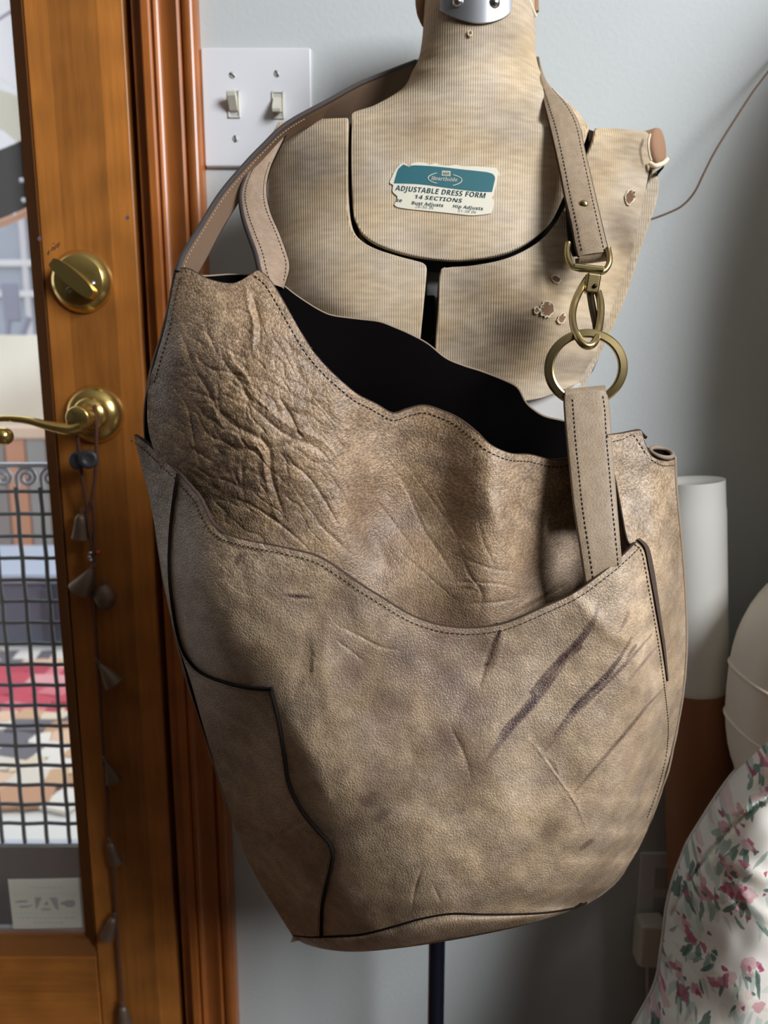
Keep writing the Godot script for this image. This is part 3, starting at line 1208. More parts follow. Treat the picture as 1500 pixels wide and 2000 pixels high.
func relief(px: float, py: float) -> float:
	var x := clampf(px / 2.0, 0.0, RW - 1.01)
	var y := clampf(py / 2.0, 0.0, RH - 1.01)
	var i := int(y) * RW + int(x)
	var fx := x - int(x)
	var fy := y - int(y)
	var e := lerpf(lerpf(relief_map[i], relief_map[i + 1], fx), lerpf(relief_map[i + RW], relief_map[i + RW + 1], fx), fy)
	var a := px * 0.55 - py * 0.83   # crumples run along a slant
	var b := (px * 0.83 + py * 0.55) * 0.40
	var r2 := 1.0 - absf(wr1.get_noise_2d(px * 0.9 + py * 0.35 + 900.0, (py * 0.9 - px * 0.35) * 0.5))
	var w := exp(-pow((px - 470) / 190.0, 2) - pow((py - 850) / 240.0, 2))
	var r := 1.0 - absf(wr1.get_noise_2d(a, b))
	return e + w * (pow(r, 9.0) * 0.0014 + pow(r2, 10.0) * 0.0008 - wr3.get_noise_2d(px, py) * 0.0005) + wr2.get_noise_2d(px, py) * 0.0016


func pocket_depth(px: float, py: float) -> float:
	return bag_depth(px, py) + relief(px, py)


func panel_depth(px: float, py: float) -> float:
	var d := table(PAN_X, PAN_Y, PAN_D, px, py)
	if py > 900:
		d = maxf(d, bag_depth(px, py) + 0.003 - clampf((960.0 - py) / 60.0, 0.0, 1.0) * 0.03)
	return d + relief(px, py)


func map_uvs(P: Array) -> Array:  # [grain, colour map] by the bag's own upright plane
	var g := []
	for row in P:
		var q := PackedVector2Array()
		for p in row:
			q.append(Vector2(p.x, -p.y) / 0.17)
		g.append(q)
	return g


func leather_sheet(called: String, px: Array, depth: Callable, parent: Node, thick := 0.0024, edge: Material = null, lined := true) -> MeshInstance3D:
	var P := lift(px, depth)
	var f := MB.new()
	var N := f.grid(P, EYE, false, false, Vector2.ONE, map_uvs(P))
	for i in f.v.size():
		f.uv2[i] = Vector2((f.v[i].x - BX) / BW, (BY - f.v[i].y) / BH)
	var back := MB.new()
	var B := []
	for j in range(0, P.size(), 4):
		var row := PackedVector3Array()
		for i in range(0, P[0].size(), 4):
			row.append(P[j][i] - N[j][i] * thick)
		B.append(row)
	if lined:
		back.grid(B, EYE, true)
	var e := MB.new()
	e.rim(P, N, 0.0009, thick, 2)
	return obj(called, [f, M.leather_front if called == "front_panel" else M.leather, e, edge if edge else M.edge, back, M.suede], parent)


func sew(called: String, px: Array, depth: Callable, parent: Node, material: Material, pitch := 0.0036, n := 90, r := 0.00042, up := 0.0004) -> void:  # a seam of thread along pixels on a surface
	var p := PackedVector3Array()
	for q in resample(pairs(px), n):
		p.append(V(q.x, q.y, depth.call(q.x, q.y) - up))
	var b := MB.new()
	stitches(b, p, pitch, 0.62, r)
	obj(called, [b, material], parent).set_meta("kind", "stuff")


func cord_along(px: Array, depth: Callable, up: float, r, n := 60, flat := 1.0) -> MB:
	var p := PackedVector3Array()
	for q in resample(pairs(px), n):
		p.append(V(q.x, q.y, depth.call(q.x, q.y) - up))
	var b := MB.new()
	b.tube(p, r, 7, flat)
	return b


func shifted(a: Array, dx: float, dy: float) -> Array:
	var o := []
	for i in range(0, a.size() - 1, 2):
		o.append(a[i] + dx)
		o.append(a[i + 1] + dy)
	return o


func inset(a: Array, d: float) -> Array:  # to the right of the way the curve runs (y down)
	var p := pairs(a)
	var o := []
	for i in p.size():
		var t: Vector2 = (p[mini(i + 1, p.size() - 1)] - p[maxi(i - 1, 0)]).normalized()
		o.append(p[i].x - t.y * d)
		o.append(p[i].y + t.x * d)
	return o


func build_bag() -> void:
	var bag := thing("leather_bag", "large worn taupe leather shoulder bag hung over the dress form, dark scratches across its pocket", "bag", Vector3(0.0, 0.52, -0.55))
	# upper front
	var top := [345, 528, 355, 524, 373, 528, 406, 545, 447, 554, 469, 549, 492, 535, 505, 529, 525, 545, 545, 575, 565, 610, 585, 645, 610, 685, 640, 720, 670, 748, 700, 772, 735, 790, 768, 808, 795, 800, 828, 793, 865, 804, 893, 817, 928, 843, 958, 869, 997, 886, 1036, 889, 1080, 899, 1114, 895, 1150, 885, 1180, 866, 1197, 850]
	var front_left := [345, 528, 335, 575, 322, 640, 305, 700, 292, 745, 288, 790, 292, 850, 318, 925, 345, 1000]
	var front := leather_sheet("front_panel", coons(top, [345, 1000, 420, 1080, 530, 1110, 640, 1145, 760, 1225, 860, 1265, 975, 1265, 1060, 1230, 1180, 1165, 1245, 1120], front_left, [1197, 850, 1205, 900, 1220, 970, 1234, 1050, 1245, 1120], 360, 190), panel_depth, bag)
	sew("stitching", inset(top.slice(14), 13), panel_depth, front, M.thread, 0.0036, 160)
	sew("stitching", inset([292, 745, 305, 700, 322, 640, 335, 575, 347, 532], 9), panel_depth, front, M.thread)
	sew("stitching", [1190, 870, 1199, 920, 1213, 985, 1227, 1055], panel_depth, front, M.thread)
	# pocket
	var lip := [348, 925, 365, 945, 388, 972, 402, 1000, 412, 1020, 432, 1040, 465, 1052, 500, 1060, 560, 1072, 615, 1086, 650, 1105, 700, 1140, 740, 1165, 790, 1196, 830, 1214, 870, 1224, 920, 1228, 972, 1222, 1010, 1210, 1060, 1188, 1120, 1160, 1170, 1125, 1210, 1092, 1243, 1060]
	var seam := [348, 925, 338, 990, 332, 1060, 332, 1130, 340, 1200, 352, 1255, 368, 1288, 395, 1315, 440, 1333, 485, 1343, 530, 1346, 530, 1346, 538, 1375, 548, 1420, 556, 1470, 566, 1530, 590, 1580, 620, 1618, 643, 1643, 651, 1665, 648, 1690, 638, 1730, 630, 1770, 628, 1828]
	var right := [1243, 1060, 1257, 1075, 1265, 1110, 1272, 1150, 1281, 1200, 1291, 1260, 1301, 1330, 1308, 1390, 1310, 1430, 1305, 1480, 1290, 1540, 1268, 1600, 1240, 1655, 1205, 1705, 1160, 1745, 1120, 1772]
	var hem := [628, 1828, 700, 1824, 760, 1810, 820, 1793, 880, 1783, 950, 1784, 1030, 1783, 1080, 1779, 1120, 1772]
	var waist := [530, 1346, 580, 1318, 700, 1305, 900, 1300, 1100, 1305, 1301, 1330]
	var p_rows := coons(lip, waist, seam.slice(0, 22), right.slice(0, 14), 330, 110, 1.0, 1.3)
	p_rows.append_array(coons(waist, hem, seam.slice(22), right.slice(12), 330, 190).slice(1))
	var pocket := leather_sheet("pocket_panel", p_rows, pocket_depth, bag, 0.0026)
	sew("stitching", inset(lip, 11), pocket_depth, pocket, M.thread, 0.0036, 160)
	sew("stitching", inset(lip.slice(0, 30), 13), pocket_depth, pocket, M.thread_pale, 0.0036, 120, 0.0003, 0.0002)
	sew("stitching", inset(right.slice(0, 24), 5), pocket_depth, pocket, M.thread, 0.0032, 120, 0.0006)
	# left side
	var mouth := [262, 850, 285, 866, 305, 884, 330, 908, 348, 925]
	var side_left := SIDE_LEFT
	var l_rows := coons(mouth, [318, 1130, 325, 1130, 332, 1130], side_left.slice(0, 10), seam.slice(0, 8), 70, 80)
	l_rows.append_array(coons([318, 1130, 325, 1130, 332, 1130], [570, 1826, 590, 1828, 610, 1829, 628, 1828], side_left.slice(8), seam.slice(6), 70, 200, 1.4).slice(1))
	var left := leather_sheet("side_panel", l_rows, func(x, y): return pocket_depth(x, y) + 0.0006, bag, 0.0024)
	sew("stitching", inset(mouth, 12), func(x, y): return pocket_depth(x, y) + 0.0004, left, M.thread, 0.0036, 40)
	obj("raw_edge", [cord_along(seam, pocket_depth, 0.0004, 0.0025, 200, 0.6), M.edge_black], left, "dark fuzzy raw seam edge")
	sew("stitching", inset(seam.slice(8), 8), func(x, y): return pocket_depth(x, y) + 0.0004, left, M.thread_pale, 0.003, 160, 0.0003)
	# right side
	var shoulder := [1197, 850, 1215, 847, 1236, 843, 1252, 842, 1258, 862, 1268, 885, 1280, 896, 1297, 901, 1317, 898]
	var seam_r := [1197, 850, 1208, 910, 1222, 980, 1236, 1052, 1252, 1072, 1265, 1110, 1281, 1200, 1301, 1330, 1310, 1430, 1305, 1480, 1290, 1540, 1268, 1600, 1240, 1655, 1205, 1705, 1160, 1747, 1140, 1762]
	var side_right := [1317, 898, 1320, 960, 1328, 1045, 1335, 1130, 1339, 1220, 1338, 1290, 1330, 1370, 1318, 1435, 1305, 1490, 1285, 1560, 1256, 1640, 1215, 1705, 1175, 1745, 1145, 1764]
	var rd := func(x: float, y: float) -> float: return bag_depth(x, y) + 0.004 + relief(x, y) + 0.012 * clampf((1268.0 - x) / 50.0, 0.0, 1.0) * clampf((1090.0 - y) / 120.0, 0.0, 1.0) - 0.014 * exp(-pow((x - 1292.0 - (y - 900.0) * 0.03) / 26.0, 2.0)) * clampf((1350.0 - y) / 300.0, 0.0, 1.0)
	var rside := leather_sheet("side_panel", coons([1187] + [850] + shoulder.slice(2), [1128, 1760, 1138, 1763, 1145, 1764], shifted(seam_r, -10, 0), side_right, 70, 240), rd, bag, 0.0024, null, false)
	sew("stitching", [1198, 862, 1216, 858, 1236, 850, 1250, 868, 1263, 889], rd, rside, M.thread, 0.0034, 40)
	sew("stitching", [1272, 898, 1285, 906, 1298, 910, 1316, 909], rd, rside, M.thread, 0.0034, 30)
	var fa := PackedVector3Array()
	var fb := PackedVector3Array()
	var f1 := resample(pairs([1244, 1054, 1259, 1070, 1267, 1108, 1275, 1152, 1284, 1202, 1294, 1262, 1303, 1330]), 50)
	var f2 := resample(pairs([1248, 1051, 1266, 1068, 1276, 1108, 1283, 1152, 1290, 1202, 1299, 1262, 1305, 1330]), 50)
	for k in 51:
		fa.append(V(f1[k].x, f1[k].y, rd.call(f1[k].x, f1[k].y) - 0.0022))
		fb.append(V(f2[k].x, f2[k].y, rd.call(f2[k].x, f2[k].y) - 0.0012))
	var fs := strap(fa, fb, 0.0012)
	obj("seam_facing", [fs[0], M.facing, fs[1], M.edge_black], rside, "dark folded facing along the right seam")
	var curl := MB.new()
	var loop := PackedVector3Array()
	for k in 33:
		var a := TAU * k / 32
		loop.append(V(1292 + 22 * cos(a), 884 + 8.5 * sin(a) + 5 * cos(a), 0.577 - 0.012 * sin(a)))
	curl.tube(loop, 0.0017, 7, 1.0, Vector3.ZERO, false)
	obj("curled_rim", [curl, M.edge_pale], rside, "curled rim of the torn right corner")
	var well := MB.new()
	var inner := []
	for q in 5:
		var row := PackedVector3Array()
		for k in 33:
			var a := TAU * k / 32
			row.append(V(1292 + (20 - q * 4) * cos(a), 884 + (7.5 - q * 1.5) * sin(a) + 5 * cos(a), 0.578 - (0.012 - q * 0.0024) * sin(a)) + Vector3(0, -0.0016 * q, 0))
		inner.append(row)
	well.grid(inner, V(1292, 900, 0.577), false, true)
	obj("curled_lining", [well, M.suede], rside, "black inside of the curled corner")
	var tuft := MB.new()
	for k in 7:
		tuft.tube(PackedVector3Array([V(1247 + k * 2.2, 846 + k * 1.5, 0.562), V(1250 + k * 2.4, 838 + k * 2.4, 0.560)]), [0.0012, 0.0004], 5)
	obj("frayed_edge", [tuft, M.edge_pale], rside, "frayed torn corner")
	# base: the strip of leather under the hem, and the bottom
	var b_top := [573, 1826, 600, 1829, 628, 1829, 700, 1825, 760, 1811, 820, 1794, 880, 1784, 950, 1785, 1030, 1784, 1080, 1780, 1120, 1773, 1145, 1763]
	var b_low := [573, 1826, 592, 1842, 640, 1855, 700, 1859, 780, 1852, 850, 1842, 940, 1826, 1030, 1806, 1090, 1788, 1120, 1776, 1145, 1763]
	var t := resample(pairs(b_top), 120)
	var u := resample(pairs(b_low), 120)
	var rows := []
	for j in 16:
		var row := PackedVector3Array()
		for i in 121:
			var s := minf(j / 10.0, 1.0)
			var d := bag_depth(t[i].x, t[i].y) + 0.003 - 0.008 * sin(PI * s) * sin(PI * i / 120.0) + 0.022 * s * s
			var q := t[i].lerp(u[i], s)
			var p := V(q.x, q.y, d + relief(q.x, q.y) * 0.5)
			if j > 10:
				p += Vector3(0, 0.002 * (j - 10), -(0.62 - d) * (j - 10) / 5.0)
			row.append(p)
		rows.append(row)
	var base := MB.new()
	base.grid(rows, V(850, 1500, 0.55), true, false, Vector2.ONE, map_uvs(rows))
	for i in base.v.size():
		base.uv2[i] = Vector2((base.v[i].x - BX) / BW, (BY - base.v[i].y) / BH)
	var bo := obj("base_panel", [base, M.leather], bag)
	obj("piping", [cord_along(b_top, func(x, y): return bag_depth(x, y) + 0.002, 0.0, 0.0011, 120), M.edge_black], bo, "dark seam between pocket and base")
	# back, black inside
	var back_top := [345, 530, 392, 540, 450, 537, 491, 538, 515, 537, 550, 556, 575, 575, 600, 592, 625, 607, 650, 617, 700, 624, 740, 629, 770, 640, 800, 653, 835, 672, 870, 700, 905, 715, 940, 726, 985, 744, 1010, 758, 1025, 785, 1040, 800, 1065, 815, 1105, 824, 1150, 838, 1200, 850, 1240, 850, 1262, 872, 1285, 884, 1317, 892]
	var bd := func(x: float, y: float) -> float:
		var l := lookup([530, 640, 745, 850, 1050, 1250, 1480, 1680, 1826], [345, 322, 292, 282, 310, 346, 414, 486, 572], y)
		var r := lookup(SIL_Y, SIL_R, y)
		var s := clampf((x - l) / (r - l), 0.0, 1.0)
		var el := lookup([530, 640, 745, 850, 1000, 1130, 1250, 1400, 1600, 1826], [0.570, 0.575, 0.580, 0.603, 0.603, 0.584, 0.592, 0.606, 0.615, 0.623], y)
		var er := bag_depth(r, y) + 0.0055
		return lerpf(el, er, s) + 0.030 * pow(sin(PI * s), 0.7) + 0.002 * sin(x * 0.021) * sin(PI * s)
	var bk := lift(coons(back_top, [575, 1822, 700, 1826, 850, 1816, 1000, 1800, 1142, 1762], [345, 530, 322, 640, 292, 745, 284, 850, 309, 1050, 345, 1250, 414, 1480, 486, 1680, 575, 1822], [1317, 892, 1320, 960, 1335, 1130, 1338, 1290, 1318, 1435, 1285, 1560, 1215, 1705, 1142, 1762], 140, 60), bd)
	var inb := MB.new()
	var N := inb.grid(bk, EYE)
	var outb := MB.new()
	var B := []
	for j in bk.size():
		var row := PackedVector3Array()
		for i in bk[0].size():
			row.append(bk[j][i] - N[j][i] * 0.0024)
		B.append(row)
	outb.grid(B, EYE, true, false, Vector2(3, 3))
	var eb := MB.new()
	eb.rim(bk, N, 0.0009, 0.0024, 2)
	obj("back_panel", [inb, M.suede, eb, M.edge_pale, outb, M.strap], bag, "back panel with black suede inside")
	build_straps(bag)


func build_straps(bag: Node3D) -> void:
	# the handle: from behind the neck over the left shoulder, where it parts in two
	var up_a := path3([812, 120, 760, 140, 700, 165, 640, 198, 580, 230, 545, 254, 515, 284, 482, 318, 430, 380, 388, 448, 358, 498, 346, 530], [0.80, 0.772, 0.738, 0.706, 0.68, 0.657, 0.642, 0.626, 0.61, 0.594, 0.577, 0.564], 90)
	var up_b := path3([796, 186, 745, 201, 690, 222, 640, 238, 592, 252, 560, 272, 528, 300, 504, 330, 466, 392, 432, 448, 405, 500, 385, 536], [0.82, 0.80, 0.768, 0.735, 0.706, 0.682, 0.662, 0.643, 0.620, 0.602, 0.585, 0.572], 90)
	var hs := strap(up_a, up_b, 0.0034)
	var h := obj("handle_strap", [hs[0], M.under, hs[1], M.edge], bag, "long handle strap seen from its darker flesh side")
	var he := MB.new()
	he.tube(up_a, 0.0024, 8, 0.8)
	obj("painted_edge", [he, M.edge_paint], h, "thick dark painted edge of the handle")
	var band := MB.new()
	var line := strap_line(hs[2], 0.22, 34, 91)
	stitches(band, line, 0.0036, 0.6, 0.0004)
	obj("stitching", [band, M.thread_pale], h).set_meta("kind", "stuff")
	var in_a := path3([552, 258, 545, 263, 534, 271, 514, 293, 492, 325, 478, 352, 470, 384, 475, 424, 487, 462, 499, 495, 508, 532, 520, 556], [0.672, 0.668, 0.660, 0.648, 0.629, 0.616, 0.604, 0.592, 0.580, 0.570, 0.562, 0.558], 84)
	var in_b := path3([558, 262, 556, 266, 552, 276, 540, 300, 527, 330, 520, 360, 521, 390, 530, 425, 545, 460, 557, 495, 563, 525, 551, 566], [0.672, 0.668, 0.660, 0.648, 0.629, 0.614, 0.606, 0.598, 0.591, 0.586, 0.58, 0.572], 84)
	var ins := strap(in_a, in_b, 0.0042, 0.001)
	var ih := obj("handle_strap", [ins[0], M.strap_pale, ins[1], M.edge_black], bag, "pale stitched inner branch of the handle strap")
	he = MB.new()
	he.tube(in_a, 0.0021, 8, 0.8)
	obj("painted_edge", [he, M.edge_paint], ih, "dark painted edge of the inner branch")
	for f in [0.16, 0.86]:
		var st := MB.new()
		line = strap_line(ins[2], f, 18, 82)
		stitches(st, line, 0.0034, 0.6, 0.0004)
		obj("stitching", [st, M.thread], ih).set_meta("kind", "stuff")
	# the strap round the right of the neck, down to the snap hook
	var ra := path3([1046, 112, 1049, 135, 1054, 165, 1066, 215, 1079, 268, 1094, 335, 1104, 385, 1117, 440, 1124, 478, 1130, 502], [0.748, 0.720, 0.696, 0.677, 0.664, 0.653, 0.644, 0.632, 0.623, 0.615], 80)
	var rb := path3([1047, 116, 1056, 140, 1069, 167, 1109, 208, 1130, 246, 1142, 300, 1156, 360, 1170, 420, 1181, 466, 1188, 494], [0.748, 0.722, 0.700, 0.684, 0.671, 0.658, 0.647, 0.633, 0.622, 0.612], 80)
	var rs := strap(ra, rb, 0.004, 0.0012)
	var sh := obj("shoulder_strap", [rs[0], M.strap, rs[1], M.edge], bag)
	for f in [0.14, 0.86]:
		var st := MB.new()
		line = strap_line(rs[2], f, 14, 80)
		stitches(st, line, 0.0036, 0.64, 0.0004)
		obj("stitching", [st, M.thread], sh).set_meta("kind", "stuff")
	var na := path3([816, 118, 870, 112, 930, 110, 990, 110, 1047, 112], [0.799, 0.815, 0.820, 0.806, 0.749], 40)
	var nb := path3([800, 182, 860, 160, 930, 150, 990, 140, 1048, 117], [0.818, 0.826, 0.826, 0.81, 0.749], 40)
	var ns := strap(na, nb, 0.004)
	obj("neck_strap", [ns[0], M.under, ns[1], M.edge], sh, "strap behind the neck")
	# its doubled end behind, over the bar
	var da := path3([1106, 404, 1108, 440, 1112, 475, 1120, 500], [0.666, 0.652, 0.64, 0.63], 24)
	var db := path3([1160, 396, 1166, 430, 1178, 466, 1184, 494], [0.67, 0.654, 0.642, 0.63], 24)
	var ds := strap(da, db, 0.003)
	obj("strap_lining", [ds[0], M.edge_black, ds[1], M.edge_black], sh, "dark doubled end behind the strap")
	var turn := MB.new()
	var tr := []
	for k in 9:
		var a := PI * k / 8.0
		var row := PackedVector3Array()
		for i in 9:
			var f := i / 8.0
			var p := V(lerpf(1130, 1188, f), lerpf(501, 493, f), lerpf(0.617, 0.614, f))
			row.append(p + Vector3(0, -0.006 * sin(a), -0.0075 * (1 - cos(a)) + 0.004))
		tr.append(row)
	turn.grid(tr, V(1158, 440, 0.63), true, false, Vector2(0.2, 0.1))
	obj("strap_fold", [turn, M.strap], sh, "folded end of the strap round the bar")
	var rv := MB.new()
	rv.lathe([0.0, 0.002, 0.0022, 0.0018, 0.0036, 0.0008, 0.0040, -0.0004], V(1139, 401, 0.6318), (EYE - V(1139, 401, 0.64)).normalized(), 20)
	obj("rivet", [rv, M.antique], sh, "small brass rivet head")
	# the snap hook
	var hook := obj("snap_hook", [_hook_body(), M.antique], bag, "antique brass swivel snap hook")
	var bar := MB.new()
	bar.tube(path3([1110, 474, 1108, 490, 1110, 506, 1118, 520, 1134, 526, 1134, 526, 1150, 527, 1168, 531, 1180, 529, 1189, 516, 1190, 500, 1187, 484], [0.621, 0.616, 0.611, 0.606, 0.603, 0.602, 0.603, 0.606, 0.61], 60), 0.0023, 10)
	obj("strap_bar", [bar, M.antique], hook, "squared loop that holds the strap")
	var pl := MB.new()
	pl.box(V(1149, 523, 0.601), Vector3(0.024, 0.0042, 0.005), 0.0012, Basis(Vector3.BACK, -0.1))
	obj("bar_plate", [pl, M.brass_dull], hook)
	var sw := MB.new()
	sw.box(V(1156, 554, 0.594), Vector3(0.0108, 0.0150, 0.0085), 0.0018, Basis(Vector3.BACK, -0.12))
	obj("swivel", [sw, M.antique], hook, "swivel block")
	var pin := MB.new()
	pin.lathe([0.0, 0.0006, 0.0014, 0.0004, 0.0016, -0.001], V(1163, 558, 0.5885), Vector3(0, 0, 1), 12)
	obj("pin", [pin, M.antique_dark], hook)
	var gate := MB.new()
	gate.tube(path3([1152, 570, 1156, 595, 1161, 620, 1164, 640, 1162, 652], [0.596, 0.590, 0.585, 0.580, 0.578], 24), [0.0026, 0.0028, 0.0028, 0.0028, 0.0028, 0.0028, 0.0028, 0.0028, 0.0028, 0.0028, 0.0028, 0.0028, 0.0028, 0.0028, 0.0028, 0.0027, 0.0027, 0.0026, 0.0026, 0.0026, 0.0025, 0.0025, 0.0024, 0.0022, 0.002], 8)
	obj("gate", [gate, M.antique_dark], hook, "dark spring gate of the hook")
	var thumb := MB.new()
	thumb.tube(path3([1158, 637, 1164, 637, 1170, 634, 1173, 628], [0.578, 0.576, 0.575], 8), 0.0007, 6)
	obj("gate_lip", [thumb, M.antique_dark], hook)
	# the ring
	var ring := MB.new()
	var c := V(1144, 719, 0.562)
	var nrm := (EYE - c).normalized().lerp(Vector3(0.25, 0.1, 1).normalized(), 0.4).normalized()
	var rx := Vector3.UP.cross(nrm).normalized()
	var ry := nrm.cross(rx)
	var sec := [[0.0, 0.0020], [0.0012, 0.0024], [0.0052, 0.0020], [0.0064, 0.0010], [0.0064, -0.0014], [0.0052, -0.0022], [0.0008, -0.0022], [0.0, -0.0014], [0.0, 0.0020]]
	var rows := []
	for q in sec:
		var row := PackedVector3Array()
		for k in 65:
			var a := TAU * k / 64
			var r: float = 0.0226 + q[0]
			row.append(c + (rx * cos(a) * 1.02 + ry * sin(a) * 0.95) * r + nrm * q[1])
		rows.append(row)
	for k in sec.size() - 1:
		ring.grid([rows[k], rows[k + 1]], c + nrm * 0.0 + nrm * (1.0 if k < 3 else -1.0), k == 3 or k == 4)
	obj("ring", [ring, M.antique], bag, "flat antique brass ring")
	# the tab from the ring down behind the pocket
	var ta := path3([1103, 772, 1104, 800, 1108, 850, 1114, 910, 1122, 985, 1133, 1060, 1142, 1120, 1148, 1165], [0.560, 0.551, 0.541, 0.530, 0.519, 0.510, 0.505, 0.505], 70)
	var tb := path3([1182, 764, 1188, 800, 1191, 850, 1196, 910, 1202, 985, 1207, 1045, 1211, 1095, 1214, 1140], [0.560, 0.551, 0.541, 0.531, 0.520, 0.512, 0.508, 0.508], 70)
	var ts := strap(ta, tb, 0.0046, 0.0006)
	var tab := obj("ring_tab", [ts[0], M.strap, ts[1], M.edge_pale], bag, "stitched leather tab between ring and pocket")
	for f in [0.17, 0.9]:
		var st := MB.new()
		line = strap_line(ts[2], f, 2, 68)
		stitches(st, line, 0.0034, 0.62, 0.0005)
		obj("stitching", [st, M.thread], tab).set_meta("kind", "stuff")
	var tf := MB.new()
	tr = []
	for k in 9:
		var a := PI * k / 8.0
		var row := PackedVector3Array()
		for i in 9:
			var f := i / 8.0
			row.append(V(lerpf(1103, 1182, f), lerpf(772, 764, f), 0.560) + Vector3(0, 0.0042 * sin(a), -0.0055 * (1 - cos(a)) + 0.002))
		tr.append(row)
	tf.grid(tr, V(1143, 830, 0.566), true, false, Vector2(0.2, 0.1))
	obj("tab_fold", [tf, M.strap], tab, "top of the tab folded over the ring")
	var ba := path3([1106, 790, 1110, 850, 1118, 930, 1130, 1020], [0.572, 0.562, 0.548, 0.538], 20)
	var bb := path3([1186, 784, 1192, 850, 1199, 930, 1207, 1020], [0.572, 0.562, 0.548, 0.538], 20)
	var bs := strap(ba, bb, 0.003)
	obj("tab_lining", [bs[0], M.edge, bs[1], M.edge], tab, "dark back layer of the tab")


func _hook_body() -> MB:
	var b := MB.new()
	b.tube(path3([1146, 545, 1138, 558, 1129, 575, 1121, 596, 1118, 618, 1121, 640, 1129, 660, 1141, 674, 1154, 675, 1163, 665, 1169, 645, 1173, 618, 1173, 592, 1168, 570], [0.598, 0.592, 0.585, 0.579, 0.571, 0.564, 0.556, 0.555, 0.562, 0.572, 0.579, 0.585, 0.592], 80), 0.0027, 10)
	return b


# ---------------------------------------------------------------- the dress form
const FL_Y := [-40, 0, 60, 110, 140, 175, 206, 218, 234, 260, 300, 380, 470, 560, 700, 860]
const FL_X := [830, 826, 824, 817, 803, 786, 730, 686, 600, 540, 524, 520, 526, 540, 580, 640]
const FR_Y := [-40, 0, 100, 150, 195, 235, 248, 270, 340, 430, 500, 600, 680, 750, 860]
const FR_X := [1047, 1047, 1048, 1062, 1105, 1143, 1240, 1296, 1285, 1258, 1240, 1204, 1172, 1132, 1090]


func form_depth(px: float, py: float) -> float:
	var l := lookup(FL_Y, FL_X, py)
	var r := lookup(FR_Y, FR_X, py)
	var s := clampf(absf((px - (l + r) * 0.5) / ((r - l) * 0.5)), 0.0, 1.0)
	var d0 := lookup([-40, 100, 240, 430, 800], [0.742, 0.742, 0.738, 0.734, 0.732], py)
	var D := lookup([-40, 100, 180, 250, 330, 430, 600, 800], [0.052, 0.054, 0.060, 0.062, 0.068, 0.076, 0.084, 0.070], py)
	var b := 0.022 * exp(-pow((px - 650) / 105.0, 2) - pow((py - 600) / 110.0, 2)) + 0.024 * exp(-pow((px - 1060) / 100.0, 2) - pow((py - 610) / 110.0, 2))
	return d0 - D * sqrt(maxf(0.0, 1.0 - pow(s, 2.3))) - b


func form_panel(called: String, px: Array, parent: Node, r := 0.0014, deep := 0.022, depth = null, material: Material = null) -> MeshInstance3D:
	var P := lift(px, depth if depth != null else form_depth)
	var f := MB.new()
	var uvs := []
	for row in P:
		var q := PackedVector2Array()
		for p in row:
			q.append(Vector2(p.x + 0.1 * (p.z + 0.7) * clampf(p.x * 12.0, -1.0, 1.0), -p.y) / 0.032)
		uvs.append(q)
	var N := f.grid(P, EYE, false, false, Vector2.ONE, uvs)
	f.rim(P, N, r, 0.004, 4, func(p): return Vector2(p.x, -p.y) / 0.032)
	var behind := []
	for j in P.size():
		var row := PackedVector3Array()
		for i in P[0].size():
			row.append(P[j][i] - N[j][i] * 0.0035)
		behind.append(row)
	var dk := MB.new()  # deep sides coloured dark, putting shade into the slits
	dk.rim(behind, N, r * 0.97, deep, 1)
	for i in f.v.size():
		f.uv2[i] = Vector2((f.v[i].x - FX) / FW, (FY - f.v[i].y) / FH)
	return obj(called, [f, material if material else M.knit, dk, M.dark], parent)


func moth_hole(parent: Node, cx: float, cy: float, rx: float, ry: float, sd: int, turn := 0.0) -> void:
	var r := RandomNumberGenerator.new()
	r.seed = sd
	var outline := []
	var ring := PackedVector3Array()
	var radii := []
	for k in 29:
		var a := TAU * k / 28
		var e := 1.0 + (r.randf_range(-0.16, 0.16) if k < 28 else 0.0)
		var q := Vector2(rx * e * cos(a), ry * e * sin(a)).rotated(turn) + Vector2(cx, cy)
		if k == 28:
			q = outline[0]
		else:
			outline.append(q)
		ring.append(V(q.x, q.y, form_depth(q.x, q.y) - 0.0017))
		radii.append(r.randf_range(0.0002, 0.0008))
	var b := MB.new()
	flat_shape(b, outline, func(x, y): return form_depth(x, y) - 0.0016)
	var h := obj("moth_hole", [b, M.card], parent, "hole worn in the knit, brown card showing")
	var f := MB.new()
	f.tube(ring, radii, 6, 1.0, Vector3.ZERO, false)
	for k in 5:
		var q: Vector2 = outline[r.randi() % 28]
		var t := q.lerp(Vector2(cx, cy), r.randf_range(0.2, 0.5))
		f.tube(PackedVector3Array([V(q.x, q.y, form_depth(q.x, q.y) - 0.0019), V(t.x, t.y, form_depth(t.x, t.y) - 0.0021)]), [0.0004, 0.0002], 5)
	# a fringe belongs to its own hole: joined into the hole's mesh as a second surface
	var m: ArrayMesh = h.mesh
	var off := where(h)
	var a := []
	a.resize(Mesh.ARRAY_MAX)
	var vv := PackedVector3Array()
	for p in f.v:
		vv.append(p - off)
	a[Mesh.ARRAY_VERTEX] = vv
	a[Mesh.ARRAY_NORMAL] = f.n
	a[Mesh.ARRAY_TEX_UV] = f.uv
	a[Mesh.ARRAY_INDEX] = f.ix
	m.add_surface_from_arrays(Mesh.PRIMITIVE_TRIANGLES, a)
	m.surface_set_material(m.get_surface_count() - 1, M.fray)


